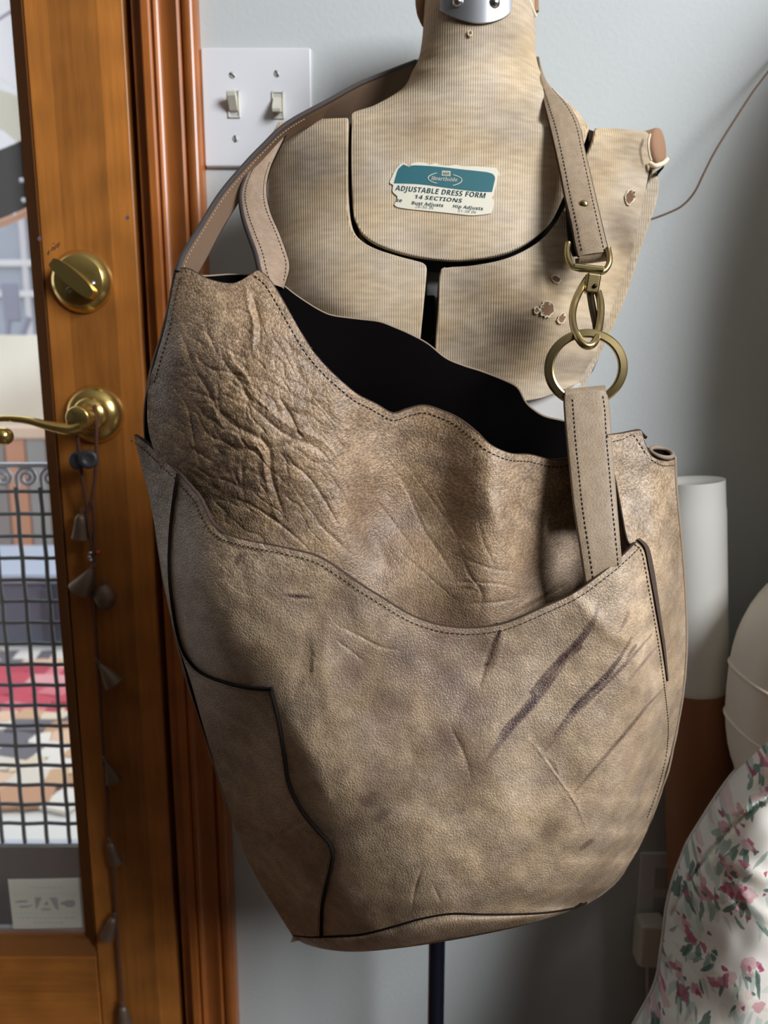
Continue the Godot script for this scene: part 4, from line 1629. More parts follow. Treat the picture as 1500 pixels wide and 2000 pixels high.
func build_form() -> void:
	var form := thing("dress_form", "vintage adjustable dress form in worn beige knit with a teal paper label, behind the bag", "mannequin", Vector3(0.045, 0.0, -0.735))
	# neck and chest in one piece
	var neck := form_panel("neck_section", coons([833, -60, 880, -56, 935, -54, 1000, -56, 1046, -60], [694, 425, 708, 452, 735, 472, 780, 489, 830, 500, 890, 505, 945, 500, 995, 487, 1040, 463, 1075, 430, 1098, 384],
		[833, -60, 828, 0, 826, 60, 819, 110, 805, 140, 787, 172, 735, 204, 692, 219, 690, 232, 688, 290, 689, 350, 691, 400, 694, 425], [1046, -60, 1046, 0, 1046, 60, 1047, 110, 1062, 152, 1104, 196, 1140, 234, 1146, 250, 1136, 290, 1118, 335, 1098, 384], 110, 110), form, 0.0014, 0.03)
	moth_hole(neck, 918, 65, 4, 5, 1)
	var back := MB.new()
	var rows := []
	for j in 40:
		var y := -60.0 + 900.0 * j / 39.0
		var l := lookup(FL_Y, FL_X, y - 22.0)
		var r := lookup(FR_Y, FR_X, y - 22.0)
		var row := PackedVector3Array()
		for i in 49:
			var s := -1.0 + i / 24.0
			var d0 := lookup([-40, 240, 430, 800], [0.744, 0.752, 0.76, 0.76], y)
			var p := V(lerpf(l + 4, r - 4, (s + 1) / 2), y, d0)
			row.append(p + Vector3(0, 0, -lookup([-40, 180, 300, 800], [0.05, 0.052, 0.055, 0.055], y) * sqrt(maxf(0.0, 1 - s * s))))
		rows.append(row)
	back.grid(rows, Vector3(0.04, 1.1, -0.7), true, false, Vector2(12, 18))
	for i in back.v.size():
		back.uv2[i] = Vector2((back.v[i].x - FX) / FW, (FY - back.v[i].y) / FH)
	obj("back_section", [back, M.knit], form, "rounded back of the form")
	var lf := form_panel("front_section", coons([546, 240, 580, 236, 620, 233, 660, 231, 679, 231], [590, 820, 660, 830, 740, 830, 812, 820],
		[546, 240, 532, 268, 526, 310, 524, 380, 530, 470, 545, 560, 560, 660, 590, 820], [676, 231, 675, 300, 675, 370, 679, 424, 687, 452, 704, 472, 733, 488, 778, 503, 816, 513, 827, 518, 830, 530, 824, 600, 816, 690, 812, 820], 80, 150), form)
	var rf := form_panel("front_section", coons([1166, 250, 1200, 251, 1240, 255, 1268, 258], [852, 830, 920, 800, 1000, 785, 1060, 775, 1128, 748],
		[1166, 250, 1160, 280, 1142, 320, 1128, 360, 1110, 402, 1088, 440, 1058, 471, 1018, 495, 975, 511, 922, 521, 876, 525, 863, 532, 859, 600, 853, 690, 852, 830], [1268, 258, 1272, 300, 1265, 345, 1250, 420, 1232, 500, 1196, 600, 1165, 685, 1128, 748], 100, 150), form)
	moth_hole(rf, 1231, 385, 9, 15, 2, 0.35)
	moth_hole(rf, 1086, 545, 9, 7, 3, 0.5)
	moth_hole(rf, 1068, 604, 13, 15, 4, 0.2)
	moth_hole(rf, 1097, 622, 7, 10, 5, 0.5)
	moth_hole(rf, 1048, 606, 5, 6, 6)
	# the gap behind the right arm hole: the side of the back shell
	form_panel("side_section", coons([1284, 322, 1284, 330, 1283, 340], [1100, 790, 1110, 790, 1120, 790], [1284, 322, 1262, 372, 1246, 430, 1230, 480, 1206, 560, 1164, 660, 1128, 740, 1100, 790], [1283, 340, 1281, 385, 1264, 440, 1246, 492, 1222, 570, 1186, 656, 1152, 726, 1120, 790], 10, 60), form, 0.002, 0.02, func(x, y): return 0.752)
	# arm caps of bare card
	for s in [[1287, 288, 19, 33, 0.16, 0.722]]:
		var cap := MB.new()
		var at := V(s[0], s[1], s[5])
		var ax := Vector3(0.75 if s[0] > 900 else -0.9, 0.1, 0.62).normalized()
		cap.lathe([0.0, 0.003, 0.010, 0.0026, 0.0155, 0.0012, 0.0165, -0.001, 0.0165, -0.02], at, ax, 28, Vector2(0.9, 1.0))
		obj("arm_cap", [cap, M.card], form, "bare brown card at the arm hole")
	var roll := MB.new()
	roll.tube(path3([1268, 318, 1279, 324, 1291, 321, 1298, 317, 1303, 311], [0.708, 0.706, 0.711, 0.718], 20), 0.0021, 8)
	roll.tube(path3([1270, 262, 1266, 280, 1268, 300, 1272, 314], [0.702, 0.699, 0.70, 0.702], 16), 0.0010, 7)
	obj("frayed_cuff", [roll, M.fray], form, "frayed rolled edge of the knit at the arm hole")
	# waist
	form_panel("waist_section", coons([980, 785, 1040, 778, 1134, 752], [980, 900, 1040, 900, 1106, 880], [980, 785, 980, 840, 980, 900], [1134, 752, 1122, 800, 1106, 880], 30, 20), form, 0.002, 0.02, func(x, y): return form_depth(x, y) + 0.014, M.grey_knit)
	# dark core added as the shade inside the slits, then the adjuster parts
	var core := MB.new()
	core.box(V(890, 580, 0.715), Vector3(0.12, 0.24, 0.012), 0.003)
	core.box(V(900, 500, 0.714), Vector3(0.16, 0.05, 0.01), 0.003)
	obj("slit_shade_core", [core, M.dark], form, "dark core added behind the slits for the shade inside")
	var rods := MB.new()
	rods.box(V(847, 560, 0.70), Vector3(0.013, 0.034, 0.008), 0.001)
	rods.box(V(850, 660, 0.698), Vector3(0.009, 0.07, 0.008), 0.001)
	rods.box(V(1000, 497, 0.70), Vector3(0.016, 0.02, 0.006), 0.001)
	obj("adjuster_plate", [rods, M.plate_dim], form, "grey adjuster plates in the centre slit")
	var arm := MB.new()
	arm.box(V(836, 635, 0.69), Vector3(0.011, 0.05, 0.006), 0.001)
	arm.tube(path3([822, 672, 838, 668, 850, 656], [0.688, 0.686, 0.686], 8), 0.0028, 8)
	obj("adjuster_arm", [arm, M.navy], form)
	# stand
	var pole := MB.new()
	pole.lathe([0.009, -0.38, 0.009, 0.44], Vector3(V(852, 1930, 0.735).x, 0.42, -0.735), Vector3.UP, 24)
	obj("stand_pole", [pole, M.navy], form, "dark navy stand pole")
	var foot := MB.new()
	var fx := V(852, 1930, 0.735).x
	foot.lathe([0.0, 0.05, 0.02, 0.048, 0.022, 0.03, 0.10, 0.012, 0.105, 0.004, 0.105, 0.0, 0.0, 0.0], Vector3(fx, 0, -0.735), Vector3.UP, 32)
	obj("stand_base", [foot, M.navy], form)
	# neck plate
	var pd := func(x: float, y: float) -> float: return form_depth(x, y) - 0.003
	var plate := MB.new()
	var P := lift(coons([862, -60, 930, -58, 1000, -60], [859, 18, 880, 30, 905, 39, 932, 44, 958, 42, 982, 34, 999, 22], [862, -60, 860, -20, 859, 18], [1000, -60, 1000, -20, 999, 22], 40, 20), pd)
	var N := plate.grid(P, EYE)
	plate.rim(P, N, 0.0004, 0.0012, 2)
	var po := obj("neck_plate", [plate, M.zinc], form, "grey metal plate on the neck")
	for q in [[895, 3], [966, 5]]:
		var rv := MB.new()
		rv.lathe([0.0, 0.003, 0.0022, 0.0026, 0.0040, 0.0012, 0.0046, -0.001], V(q[0], q[1], form_depth(q[0], q[1]) - 0.0034), (EYE - V(q[0], q[1], 0.68)).normalized() * 0.6 + Vector3(0, 0, 0.4), 20)
		obj("rivet", [rv, M.steel], po)
	var side := MB.new()
	side.tube(path3([829, -60, 823, -10, 821, 20, 823, 38, 826, 52], [0.735, 0.734, 0.733, 0.733], 24), [0.0052, 0.0052, 0.0052, 0.0052, 0.0052, 0.0052, 0.0052, 0.005, 0.005, 0.005, 0.005, 0.005, 0.005, 0.0048, 0.0046, 0.0044, 0.004, 0.0036, 0.0034, 0.003, 0.0026, 0.002, 0.0016, 0.001, 0.0006], 8)
	side.tube(path3([1044, -60, 1043, -20, 1043, 10, 1044, 24], [0.735, 0.734, 0.733, 0.733], 20), 0.004, 8)
	obj("neck_card", [side, M.card], form, "brown card showing at the sides of the neck")
	var top := MB.new()
	top.lathe([0.0, 0.006, 0.040, 0.005, 0.0475, 0.0, 0.048, -0.01], V(938, -58, 0.742), Vector3.UP, 40, Vector2(1.0, 1.06))
	obj("neck_cap", [top, M.card], form, "card cap closing the neck")
	var hem := MB.new()
	hem.tube(path3([1022, -40, 1030, -8, 1038, 14, 1046, 32], [0.71, 0.714, 0.72, 0.728], 16), 0.0017, 7)
	obj("neck_hem", [hem, M.fray], form, "loose hem of the knit at the neck")
	build_label(form)


func build_label(form: Node3D) -> void:
	var on := func(lifted: float) -> Callable: return func(x: float, y: float) -> float: return form_depth(x, y) - lifted
	var paper := MB.new()
	var P := lift(coons([781, 322, 788, 318, 794, 323, 799, 327, 805, 319, 818, 317, 833, 319, 837, 323, 850, 319, 858, 322, 876, 324, 890, 322, 905, 325, 930, 325, 952, 327, 968, 328],
		[770, 399, 776, 404, 800, 408, 830, 411, 860, 414, 890, 417, 918, 420, 940, 419, 960, 416], [781, 322, 772, 332, 766, 345, 761, 357, 768, 361, 767, 374, 776, 383, 775, 391, 770, 399], [968, 328, 973, 335, 971, 348, 964, 378, 960, 386, 964, 392, 963, 402, 960, 416], 48, 26), on.call(0.0012))
	var N := paper.grid(P, EYE)
	paper.rim(P, N, 0.0002, 0.0008, 1)
	var lab := obj("paper_label", [paper, M.label], form, "torn cream and teal paper label")
	var band := MB.new()
	band.grid(lift(coons([788, 321, 797, 325, 800, 328, 806, 323, 850, 325, 905, 331, 950, 336, 963, 340], [769, 358, 820, 360, 880, 368, 930, 374, 961, 375], [788, 321, 778, 330, 773, 344, 769, 358], [963, 340, 967, 347, 965, 358, 961, 375], 48, 12), on.call(0.0014)), EYE)
	obj("label_band", [band, M.teal], lab, "teal upper band of the label")
	var tilt := deg_to_rad(5.0)
	var ink := MB.new()
	write_text(ink, "ADJUSTABLE DRESS FORM", 10.0, Vector2(861, 374.5), tilt, on.call(0.00145), 0.16, 176.0)
	write_text(ink, "14 SECTIONS", 7.6, Vector2(856, 388), tilt, on.call(0.00145), 0.16, 93.0)
	write_text(ink, "Bust Adjusts", 6.2, Vector2(835, 398.5), tilt, on.call(0.00145), 0.16, 62.0)
	write_text(ink, "Hip Adjusts", 6.2, Vector2(914, 405), tilt, on.call(0.00145), 0.16, 59.0)
	write_text(ink, "ze", 6.6, Vector2(780, 391), tilt, on.call(0.00145), 0.16, 11.0)
	obj("lettering", [ink, M.ink], lab, "teal printed words")
	var faint := MB.new()
	write_text(faint, "28-36 IN", 5.2, Vector2(829, 404.5), tilt, on.call(0.00145), 0.1, 35.0, "Droid Sans", 400)
	write_text(faint, "31-38 IN", 5.2, Vector2(912, 413), tilt, on.call(0.00145), 0.1, 35.0, "Droid Sans", 400)
	obj("lettering", [faint, M.ink_pale], lab, "faded printed sizes")
	var white := MB.new()
	write_text(white, "Hearthside", 7.2, Vector2(868, 349.5), deg_to_rad(4.0), on.call(0.0017), 0.22, 51.0, "Droid Serif", 700)
	for sgn in [-1, 1]:
		var arc := PackedVector3Array()
		for k in 17:
			var a := deg_to_rad(-62 + 124 * k / 16.0)
			var q := Vector2(869 + sgn * 33.0 * cos(a), 350 + 11.5 * sin(a) + sgn * 2.0)
			arc.append(V(q.x, q.y, form_depth(q.x, q.y) - 0.0016))
		white.tube(arc, 0.00036, 5)
	flat_shape(white, [Vector2(863.5, 333), Vector2(880, 334), Vector2(880, 344), Vector2(862.5, 343)], on.call(0.0016))
	obj("lettering", [white, M.label], lab, "white script and emblem on the band")
	var em := MB.new()
	for k in 4:
		flat_shape(em, [Vector2(866 + k * 3.2, 336.2), Vector2(867.6 + k * 3.2, 336.3), Vector2(867.0 + k * 3.2, 341.5), Vector2(865.4 + k * 3.2, 341.4)], on.call(0.0018))
	obj("emblem", [em, M.teal], lab)


# ---------------------------------------------------------------- the room
const ROOM_L := -2.8
const ROOM_R := 1.35
const ROOM_B := 4.2
const ROOM_H := 2.6
const WIN_Y0 := 1.42
const WIN_Y1 := 2.35
const WIN_Z0 := 0.2
const WIN_Z1 := 1.2


func slab(called: String, lo: Vector3, hi: Vector3, m: Material, label: String, category: String) -> MeshInstance3D:
	var b := MB.new()
	b.box((lo + hi) * 0.5, hi - lo)
	var o := obj(called, [b, m])
	tag(o, label, category, "", "structure")
	return o


func multi_slab(called: String, boxes: Array, m: Material, label: String, category: String) -> MeshInstance3D:
	var b := MB.new()
	for q in boxes:
		b.box((q[0] + q[1]) * 0.5, q[1] - q[0])
	var o := obj(called, [b, m])
	tag(o, label, category, "", "structure")
	return o


func build_room() -> void:
	var open_r := V(252, 0, WALL).x   # the doorway's right side
	var open_l := open_r - 0.92
	var T := 0.15
	multi_slab("wall_back", [
		[Vector3(open_r + 0.02, 0, -WALL - T), Vector3(ROOM_R + T, ROOM_H, -WALL)],
		[Vector3(ROOM_L - T, 0, -WALL - T), Vector3(open_l, ROOM_H, -WALL)],
		[Vector3(open_l, 2.06, -WALL - T), Vector3(open_r + 0.02, ROOM_H, -WALL)]], M.paint, "pale grey painted wall behind the dress form", "wall")
	multi_slab("wall_right", [
		[Vector3(ROOM_R, 0, -WALL), Vector3(ROOM_R + T, WIN_Y0, ROOM_B)],
		[Vector3(ROOM_R, WIN_Y1, -WALL), Vector3(ROOM_R + T, ROOM_H, ROOM_B)],
		[Vector3(ROOM_R, WIN_Y0, -WALL), Vector3(ROOM_R + T, WIN_Y1, WIN_Z0)],
		[Vector3(ROOM_R, WIN_Y0, WIN_Z1), Vector3(ROOM_R + T, WIN_Y1, ROOM_B)]], M.paint_dim, "grey wall with the window, right of the picture", "wall")
	slab("wall_left", Vector3(ROOM_L - T, 0, -WALL), Vector3(ROOM_L, ROOM_H, ROOM_B), M.paint_dim, "grey wall on the left side of the room", "wall")
	slab("wall_front", Vector3(ROOM_L - T, 0, ROOM_B), Vector3(ROOM_R + T, ROOM_H, ROOM_B + T), M.paint_dim, "grey wall behind the camera", "wall")
	slab("floor", Vector3(ROOM_L - T, -0.1, -WALL - T), Vector3(ROOM_R + T, 0, ROOM_B + T), M.floor, "brown wooden floor of the room", "floor")
	slab("ceiling", Vector3(ROOM_L - T, ROOM_H, -WALL - T), Vector3(ROOM_R + T, ROOM_H + 0.1, ROOM_B + T), M.ceiling, "white ceiling of the room", "ceiling")
	slab("baseboard_back", Vector3(open_r + 0.11, 0, -WALL), Vector3(ROOM_R, 0.09, -WALL + 0.014), M.casing, "brown wooden baseboard along the back wall", "baseboard")
	var w := MB.new()
	var zc := (WIN_Z0 + WIN_Z1) / 2
	for q in [[WIN_Y0 + 0.02, 0.04], [WIN_Y1 - 0.02, 0.04], [(WIN_Y0 + WIN_Y1) / 2, 0.03]]:
		w.box(Vector3(ROOM_R + 0.09, q[0], zc), Vector3(0.05, q[1], WIN_Z1 - WIN_Z0), 0.003)
	for z in [WIN_Z0 + 0.02, WIN_Z1 - 0.02]:
		w.box(Vector3(ROOM_R + 0.09, (WIN_Y0 + WIN_Y1) / 2, z), Vector3(0.05, WIN_Y1 - WIN_Y0, 0.04), 0.003)
	var win := obj("window_1", [w, M.plate])
	tag(win, "white framed window high in the right wall", "window", "", "structure")
	var g := MB.new()
	g.box(Vector3(ROOM_R + 0.09, (WIN_Y0 + WIN_Y1) / 2, zc), Vector3(0.004, WIN_Y1 - WIN_Y0 - 0.06, WIN_Z1 - WIN_Z0 - 0.06))
	obj("pane", [g, M.glass], win)


func build_door() -> void:
	var xe := V(243, 40, DOOR).x            # right edge of the door
	var xs := V(41, 0, DOOR).x              # inner edge of the stile
	var xg := V(20.5, 0, 0.884).x           # edge of the glass
	var xl := xe - 0.88
	var y_bead := V(100, 1838, 0.872).y
	var y_rail := V(100, 1868, DOOR).y
	var door := thing("door_1", "honey coloured wooden door with a tall glass pane and brass lock, left", "door", Vector3((xl + xe) / 2, 0.0, -DOOR), "structure")
	var b := MB.new()
	b.box(Vector3((xs + xe) / 2, 1.02, -DOOR - 0.022), Vector3(xe - xs, 2.02, 0.044), 0.003)
	obj("stile", [b, M.wood], door)
	b = MB.new()
	b.box(Vector3(xl + (xe - xs) / 2, 1.02, -DOOR - 0.022), Vector3(xe - xs, 2.02, 0.044), 0.003)
	obj("stile", [b, M.wood], door)
	var wl := xl + (xe - xs)
	b = MB.new()
	b.box(Vector3((xs + wl) / 2, (y_rail + 0.01) / 2, -DOOR - 0.022), Vector3(xs - wl - 0.0006, y_rail - 0.01, 0.044), 0.002)
	obj("bottom_rail", [b, M.wood_across], door)
	b = MB.new()
	b.box(Vector3((xs + wl) / 2, 1.97, -DOOR - 0.022), Vector3(xs - wl - 0.0006, 0.12, 0.044), 0.002)
	obj("top_rail", [b, M.wood_across], door)
	# glazing beads: sloped strips round the glass
	b = MB.new()
	b.prism(PackedVector2Array([Vector2(xs, 0.0), Vector2(xs, 0.030), Vector2(xg, 0.030), Vector2(xg, 0.020), Vector2(xs - 0.003, 0.004)]), Vector3(0, y_bead, -DOOR), Vector3.RIGHT, Vector3.FORWARD, Vector3.UP * (1.91 - y_bead))
	obj("glazing_bead", [b, M.bead], door)
	b = MB.new()
	b.prism(PackedVector2Array([Vector2(y_rail, 0.0), Vector2(y_rail, 0.030), Vector2(y_bead, 0.030), Vector2(y_bead, 0.014), Vector2(y_rail + 0.003, 0.003)]), Vector3(wl, 0, -DOOR), Vector3.UP, Vector3.FORWARD, Vector3.RIGHT * (xs - wl))
	obj("glazing_bead", [b, M.bead], door)
	b = MB.new()
	b.box(Vector3((xg + wl) / 2, (y_bead + 1.91) / 2, -0.886), Vector3(xg - wl + 0.01, 1.91 - y_bead + 0.01, 0.004))
	obj("glass_pane", [b, M.glass], door)
	b = MB.new()
	var ya := V(100, 1832, 0.90).y
	var yb := V(100, 1814, 0.90).y
	b.box(Vector3((xg + wl) / 2, ya + 0.004, -0.899), Vector3(xg - wl, 0.009, 0.012), 0.001)
	b.box(Vector3((xg + wl) / 2, yb, -0.903), Vector3(xg - wl, 0.005, 0.006), 0.001)
	obj("glazing_strip", [b, M.alu], door, "silver strip at the foot of the glass")
	# dead bolt
	var at := V(160, 550, DOOR - 0.001)
	b = MB.new()
	b.lathe([0.0, 0.0105, 0.0255, 0.0105, 0.0262, 0.0100, 0.0300, 0.0062, 0.0330, 0.0024, 0.0335, 0.0, 0.0335, -0.002], at, Vector3(0, 0, 1), 56)
	var bolt := obj("deadbolt", [b, M.brass], door, "round brass deadbolt plate")
	b = MB.new()
	var ex := Vector3(0.755, -0.655, 0.0)
	var ey := Vector3(0.655, 0.755, 0.0)
	var shape := PackedVector2Array()
	for k in 25:
		var t := PI * k / 24
		shape.append(Vector2(cos(t) * 0.0262, 0.0036 + sin(t) * 0.0050))
	for k in 25:
		var t := PI + PI * k / 24
		shape.append(Vector2(cos(t) * 0.0262, -0.0036 + sin(t) * 0.0040))
	b.prism(shape, at + Vector3(0, 0, 0.016), ex, ey, Vector3(0, 0, 0.013))
	b.tube(PackedVector3Array([at + Vector3(0, 0, 0.006), at + Vector3(0, 0, 0.02)]), 0.008, 16)
	obj("thumb_turn", [b, M.brass], bolt, "slanted brass thumb turn")
	b = MB.new()
	for q in [V(181, 554, DOOR - 0.0115), V(134, 566, DOOR - 0.0115)]:
		b.lathe([0.0, 0.0022, 0.0026, 0.0014, 0.0034, 0.0], q, Vector3(0, 0, 1), 16)
	obj("screw", [b, M.steel], bolt)
	# lever
	var hub := V(186, 809, DOOR - 0.001)
	b = MB.new()
	b.lathe([0.0, 0.03, 0.0095, 0.03, 0.0110, 0.026, 0.0125, 0.022, 0.0125, 0.022, 0.0155, 0.0205, 0.0190, 0.0175, 0.0200, 0.0135, 0.0200, 0.0135, 0.0245, 0.0115, 0.0290, 0.0070, 0.0315, 0.0030, 0.0325, 0.0, 0.0325, -0.002], hub, Vector3(0, 0, 1), 56)
	var rose := obj("door_lever", [b, M.brass], door, "polished brass lever handle on a stepped round rose")
	b = MB.new()
	var tip := V(151, 817, 0.805)
	b.lathe([0.0, 0.0012, 0.0108, 0.001, 0.0124, -0.0006, 0.0130, -0.004, 0.0124, -0.018, 0.0100, -0.026, 0.0088, -0.04], tip, Vector3(0.05, 0, 1), 36)
	obj("lever_hub", [b, M.brass], rose)
	b = MB.new()
	var rad := []
	for k in 49:
		rad.append(along([0.0095, 0.0085, 0.0072, 0.0062, 0.0055, 0.0050, 0.0046, 0.0042, 0.0040, 0.0042, 0.0060, 0.0088, 0.0085], k / 48.0))
	b.tube(path3([160, 832, 138, 838, 112, 835, 85, 829, 58, 822, 28, 818, 0, 818, -22, 823, -36, 836, -34, 852, -18, 860, 0, 856, 8, 852], [0.812, 0.808, 0.806, 0.805, 0.806, 0.808, 0.810, 0.812, 0.812], 48), rad, 16, 0.8)
	b.lathe([0.0, 0.009, 0.004, 0.0085, 0.0075, 0.006, 0.0095, 0.002, 0.0098, -0.002, 0.008, -0.008], V(7, 852, 0.812), Vector3(0.2, 0.1, 1), 24)
	obj("lever_arm", [b, M.brass], rose)
	b = MB.new()
	for q in [[95, 492, 92, 496], [96, 488, 95, 498], [103, 482, 100, 491], [106, 481, 104, 489], [110, 477, 107, 488], [113, 475, 112, 484], [116, 473, 115, 482], [103, 476, 106, 475]]:
		b.tube(PackedVector3Array([V(q[0], q[1], DOOR - 0.0002), V(q[2], q[3], DOOR - 0.0002)]), 0.0004, 5)
	obj("pen_mark", [b, M.dark], door, "small ink scribble above the deadbolt")
	b = MB.new()
	for q in [[77, 466, 3.6, 5.0], [249, 425, 3.4, 4.2]]:
		var pts := []
		for k in 12:
			pts.append(Vector2(q[0] + q[2] * cos(TAU * k / 12) * (1.0 + 0.3 * sin(k * 2.3)), q[1] + q[3] * sin(TAU * k / 12)))
		flat_shape(b, pts, func(x, y): return DOOR - 0.0003)
	obj("paint_chip", [b, mat(c8(96, 74, 92), 0.5)], door)
	# jamb, then the casing's moulded profile
	var xj := V(255.5, 0, 0.862).x
	var x0 := V(271.5, 0, 0.846).x
	multi_slab("trim_1", [[Vector3(xj, 0, -WALL - 0.15), Vector3(x0 + 0.004, 2.06, -0.8605)], [Vector3(xe - 0.014, 0, -0.935), Vector3(xj, 2.06, -0.9085)]], M.casing, "brown door jamb beside the door's edge", "door jamb")
	var x1 := V(294, 0, 0.845).x
	var x2 := V(351, 0, 0.843).x
	var x3 := V(386, 60, 0.845).x
	var o := PackedVector2Array([Vector2(x0, 0.0), Vector2(x0, 0.011), Vector2(x0 + 0.002, 0.0135), Vector2(x1 - 0.003, 0.0140), Vector2(x1 - 0.0012, 0.0125), Vector2(x1, 0.0095), Vector2(x1 + 0.0012, 0.0125)])
	for k in 13:
		var t := k / 12.0
		o.append(Vector2(lerpf(x1 + 0.003, x2 - 0.0032, t), 0.0142 - 0.0050 * sin(PI * pow(t, 0.75)) + 0.003 * t))
	o.append(Vector2(x2 - 0.001, 0.0155))
	o.append(Vector2(x2, 0.0105))
	for k in 11:
		var a := PI * (1.0 - k / 10.0)
		o.append(Vector2((x2 + x3) / 2 + cos(a) * (x3 - x2) * 0.47, 0.0105 + sin(a) * 0.0080))
	o.append(Vector2(x3, 0.0))
	b = MB.new()
	b.prism(o, Vector3(0, 0, -WALL), Vector3.RIGHT, Vector3.BACK, Vector3.UP * 2.12)
	tag(obj("trim_2", [b, M.casing]), "moulded honey brown door casing left of the switch plate", "door casing", "", "structure")


# ---------------------------------------------------------------- beyond the glass
func build_outside() -> void:
	slab("ground", Vector3(-9, -0.25, -14), Vector3(5, -0.04, -1.01), mat(c8(226, 224, 216), 0.8), "pale concrete of the porch outside the door", "porch floor")
	# security door: crimped wire under a band of scrolls, a dark kick board below
	var D := 0.955
	var yt := V(50, 908, D).y
	var ys := V(50, 960, D).y
	var yk := V(50, 1645, D).y
	var xr := V(110, 1000, D).x + 0.02
	var xl := xr - 0.80
	var sd := thing("security_screen", "iron security screen of wire grid with scrolls outside the glass", "screen door", Vector3((xl + xr) / 2, 0.0, -D))
	var b := MB.new()
	b.box(Vector3((xl + xr) / 2, yt, -D), Vector3(xr - xl, 0.006, 0.01), 0.0015)
	obj("top_rail", [b, M.alu], sd)
	b = MB.new()
	b.box(Vector3((xl + xr) / 2, yk - 0.0015, -D), Vector3(xr - xl, 0.007, 0.012), 0.0015)
	obj("bottom_rail", [b, M.alu], sd)
	for x in [xl, xr]:
		b = MB.new()
		b.box(Vector3(x, 1.0, -D), Vector3(0.03, 2.0, 0.025), 0.002)
		obj("frame_post", [b, M.iron], sd)
	b = MB.new()
	b.box(Vector3((xl + xr) / 2, (yk + 0.02) / 2 - 0.004, -D - 0.004), Vector3(xr - xl, yk - 0.02, 0.02), 0.002)
	obj("kick_board", [b, M.umber], sd, "dark brown kick board under the grid")
	var n := 17
	var pitch := (ys - yk) / n
	for k in n:
		b = MB.new()
		var p := PackedVector3Array()
		for i in 61:
			p.append(Vector3(lerpf(xl, xr, i / 60.0), ys - pitch * k, -D + 0.0012 * sin(i * 1.57)))
		b.tube(p, 0.0026, 7)
		obj("cross_wire", [b, M.iron], sd)
	var xa := V(50, 1142, D).x
	var step := V(96.5, 1142, D).x - xa
	var at := xa + step * 2
	while at > xl + 0.02:
		b = MB.new()
		if at < xr - 0.005:
			var p := PackedVector3Array()
			for i in 41:
				p.append(Vector3(at, lerpf(yk, ys + 0.006, i / 40.0), -D + 0.0030 + 0.0008 * sin(i * 1.3)))
			b.tube(p, 0.0027, 7)
			obj("upright_wire", [b, M.iron], sd)
		# a scroll over each opening
		b = MB.new()
		var sp := PackedVector3Array()
		var c := Vector3(at + step * 0.45, (yt + ys) / 2 + 0.001, -D)
		sp.append(Vector3(at + step * 0.02, ys, -D))
		for i in 40:
			var a := PI * 1.02 - i * 0.29
			var r := 0.0135 * (1.0 - i / 46.0)
			sp.append(c + Vector3(cos(a), sin(a), 0) * r)
		b.tube(sp, 0.0026, 7)
		if at < xr:
			obj("scroll", [b, M.alu], sd)
		at -= step
	# what stands on the porch
	tag(slab("wall_porch", Vector3(-7, -0.04, -6.2), Vector3(1.5, 3.6, -6.0), mat(c8(214, 214, 216), 0.8), "", ""), "pale wall across the porch", "wall", "", "structure")
	var rug := thing("patchwork_rug", "faded patchwork rug in red, cream and tan lying on the porch", "rug", V(60, 1450, 1.9))
	rug.position.y = -0.04
	var r := RandomNumberGenerator.new()
	r.seed = 9
	var cols := [c8(226, 208, 180), c8(232, 226, 214), c8(206, 168, 130), c8(222, 212, 196), c8(196, 150, 116), c8(236, 230, 220), c8(110, 106, 112), c8(226, 190, 160)]
	var z := -1.60
	while z > -2.56:
		var hgt := r.randf_range(0.05, 0.085)
		var x := -2.05 - r.randf() * 0.05
		while x < -0.72:
			var wdt := r.randf_range(0.045, 0.11)
			var col: Color = cols[r.randi() % cols.size()]
			if z < -2.08 and z > -2.44:
				col = [c8(196, 76, 92), c8(214, 120, 130), c8(182, 66, 84), c8(222, 160, 160)][r.randi() % 4]
			b = MB.new()
			b.box(Vector3(x + wdt / 2, -0.034 + r.randf() * 0.004, z - hgt / 2 + r.randf_range(-0.012, 0.012)), Vector3(wdt * 1.05, 0.012, hgt * 1.1), 0.003, Basis(Vector3.UP, r.randf_range(-0.35, 0.35)))
			obj("patch", [b, mat(col, 0.95)], rug)
			x += wdt
		z -= hgt
	var bin := thing("storage_box", "blue grey lidded storage box standing on the porch behind the wire grid", "box", Vector3(-1.75, -0.04, -2.95))
	b = MB.new()
	b.box(Vector3(-1.75, 0.08, -2.85), Vector3(1.5, 0.24, 0.4), 0.02)
	obj("body", [b, mat(c8(92, 98, 116), 0.4)], bin)
	b = MB.new()
	b.box(Vector3(-1.75, 0.222, -2.85), Vector3(1.54, 0.045, 0.44), 0.015)
	obj("lid", [b, mat(c8(176, 188, 206), 0.35)], bin)
	b = MB.new()
	for q in [-2.2, -1.6, -1.2]:
		b.box(Vector3(q, 0.09, -2.635), Vector3(0.05, 0.2, 0.03), 0.008)
	obj("latch", [b, mat(c8(60, 64, 78), 0.4)], bin)
	var bench := thing("plank_bench", "weathered wooden bench back of upright planks behind the storage box", "bench", Vector3(-2.0, -0.04, -3.6))
	var pc := [c8(196, 138, 106), c8(150, 146, 142), c8(206, 150, 116), c8(126, 112, 106), c8(176, 170, 164), c8(190, 128, 96), c8(140, 130, 126)]
	for k in 22:
		b = MB.new()
		b.box(Vector3(-3.1 + k * 0.098, 0.30, -3.6), Vector3(0.094, 0.66, 0.03), 0.006)
		obj("plank", [b, mat(pc[k % 7], 0.8)], bench)
	b = MB.new()
	b.box(Vector3(-2.05, 0.66, -3.6), Vector3(2.2, 0.06, 0.06), 0.01)
	obj("top_board", [b, mat(c8(216, 186, 160), 0.8)], bench)
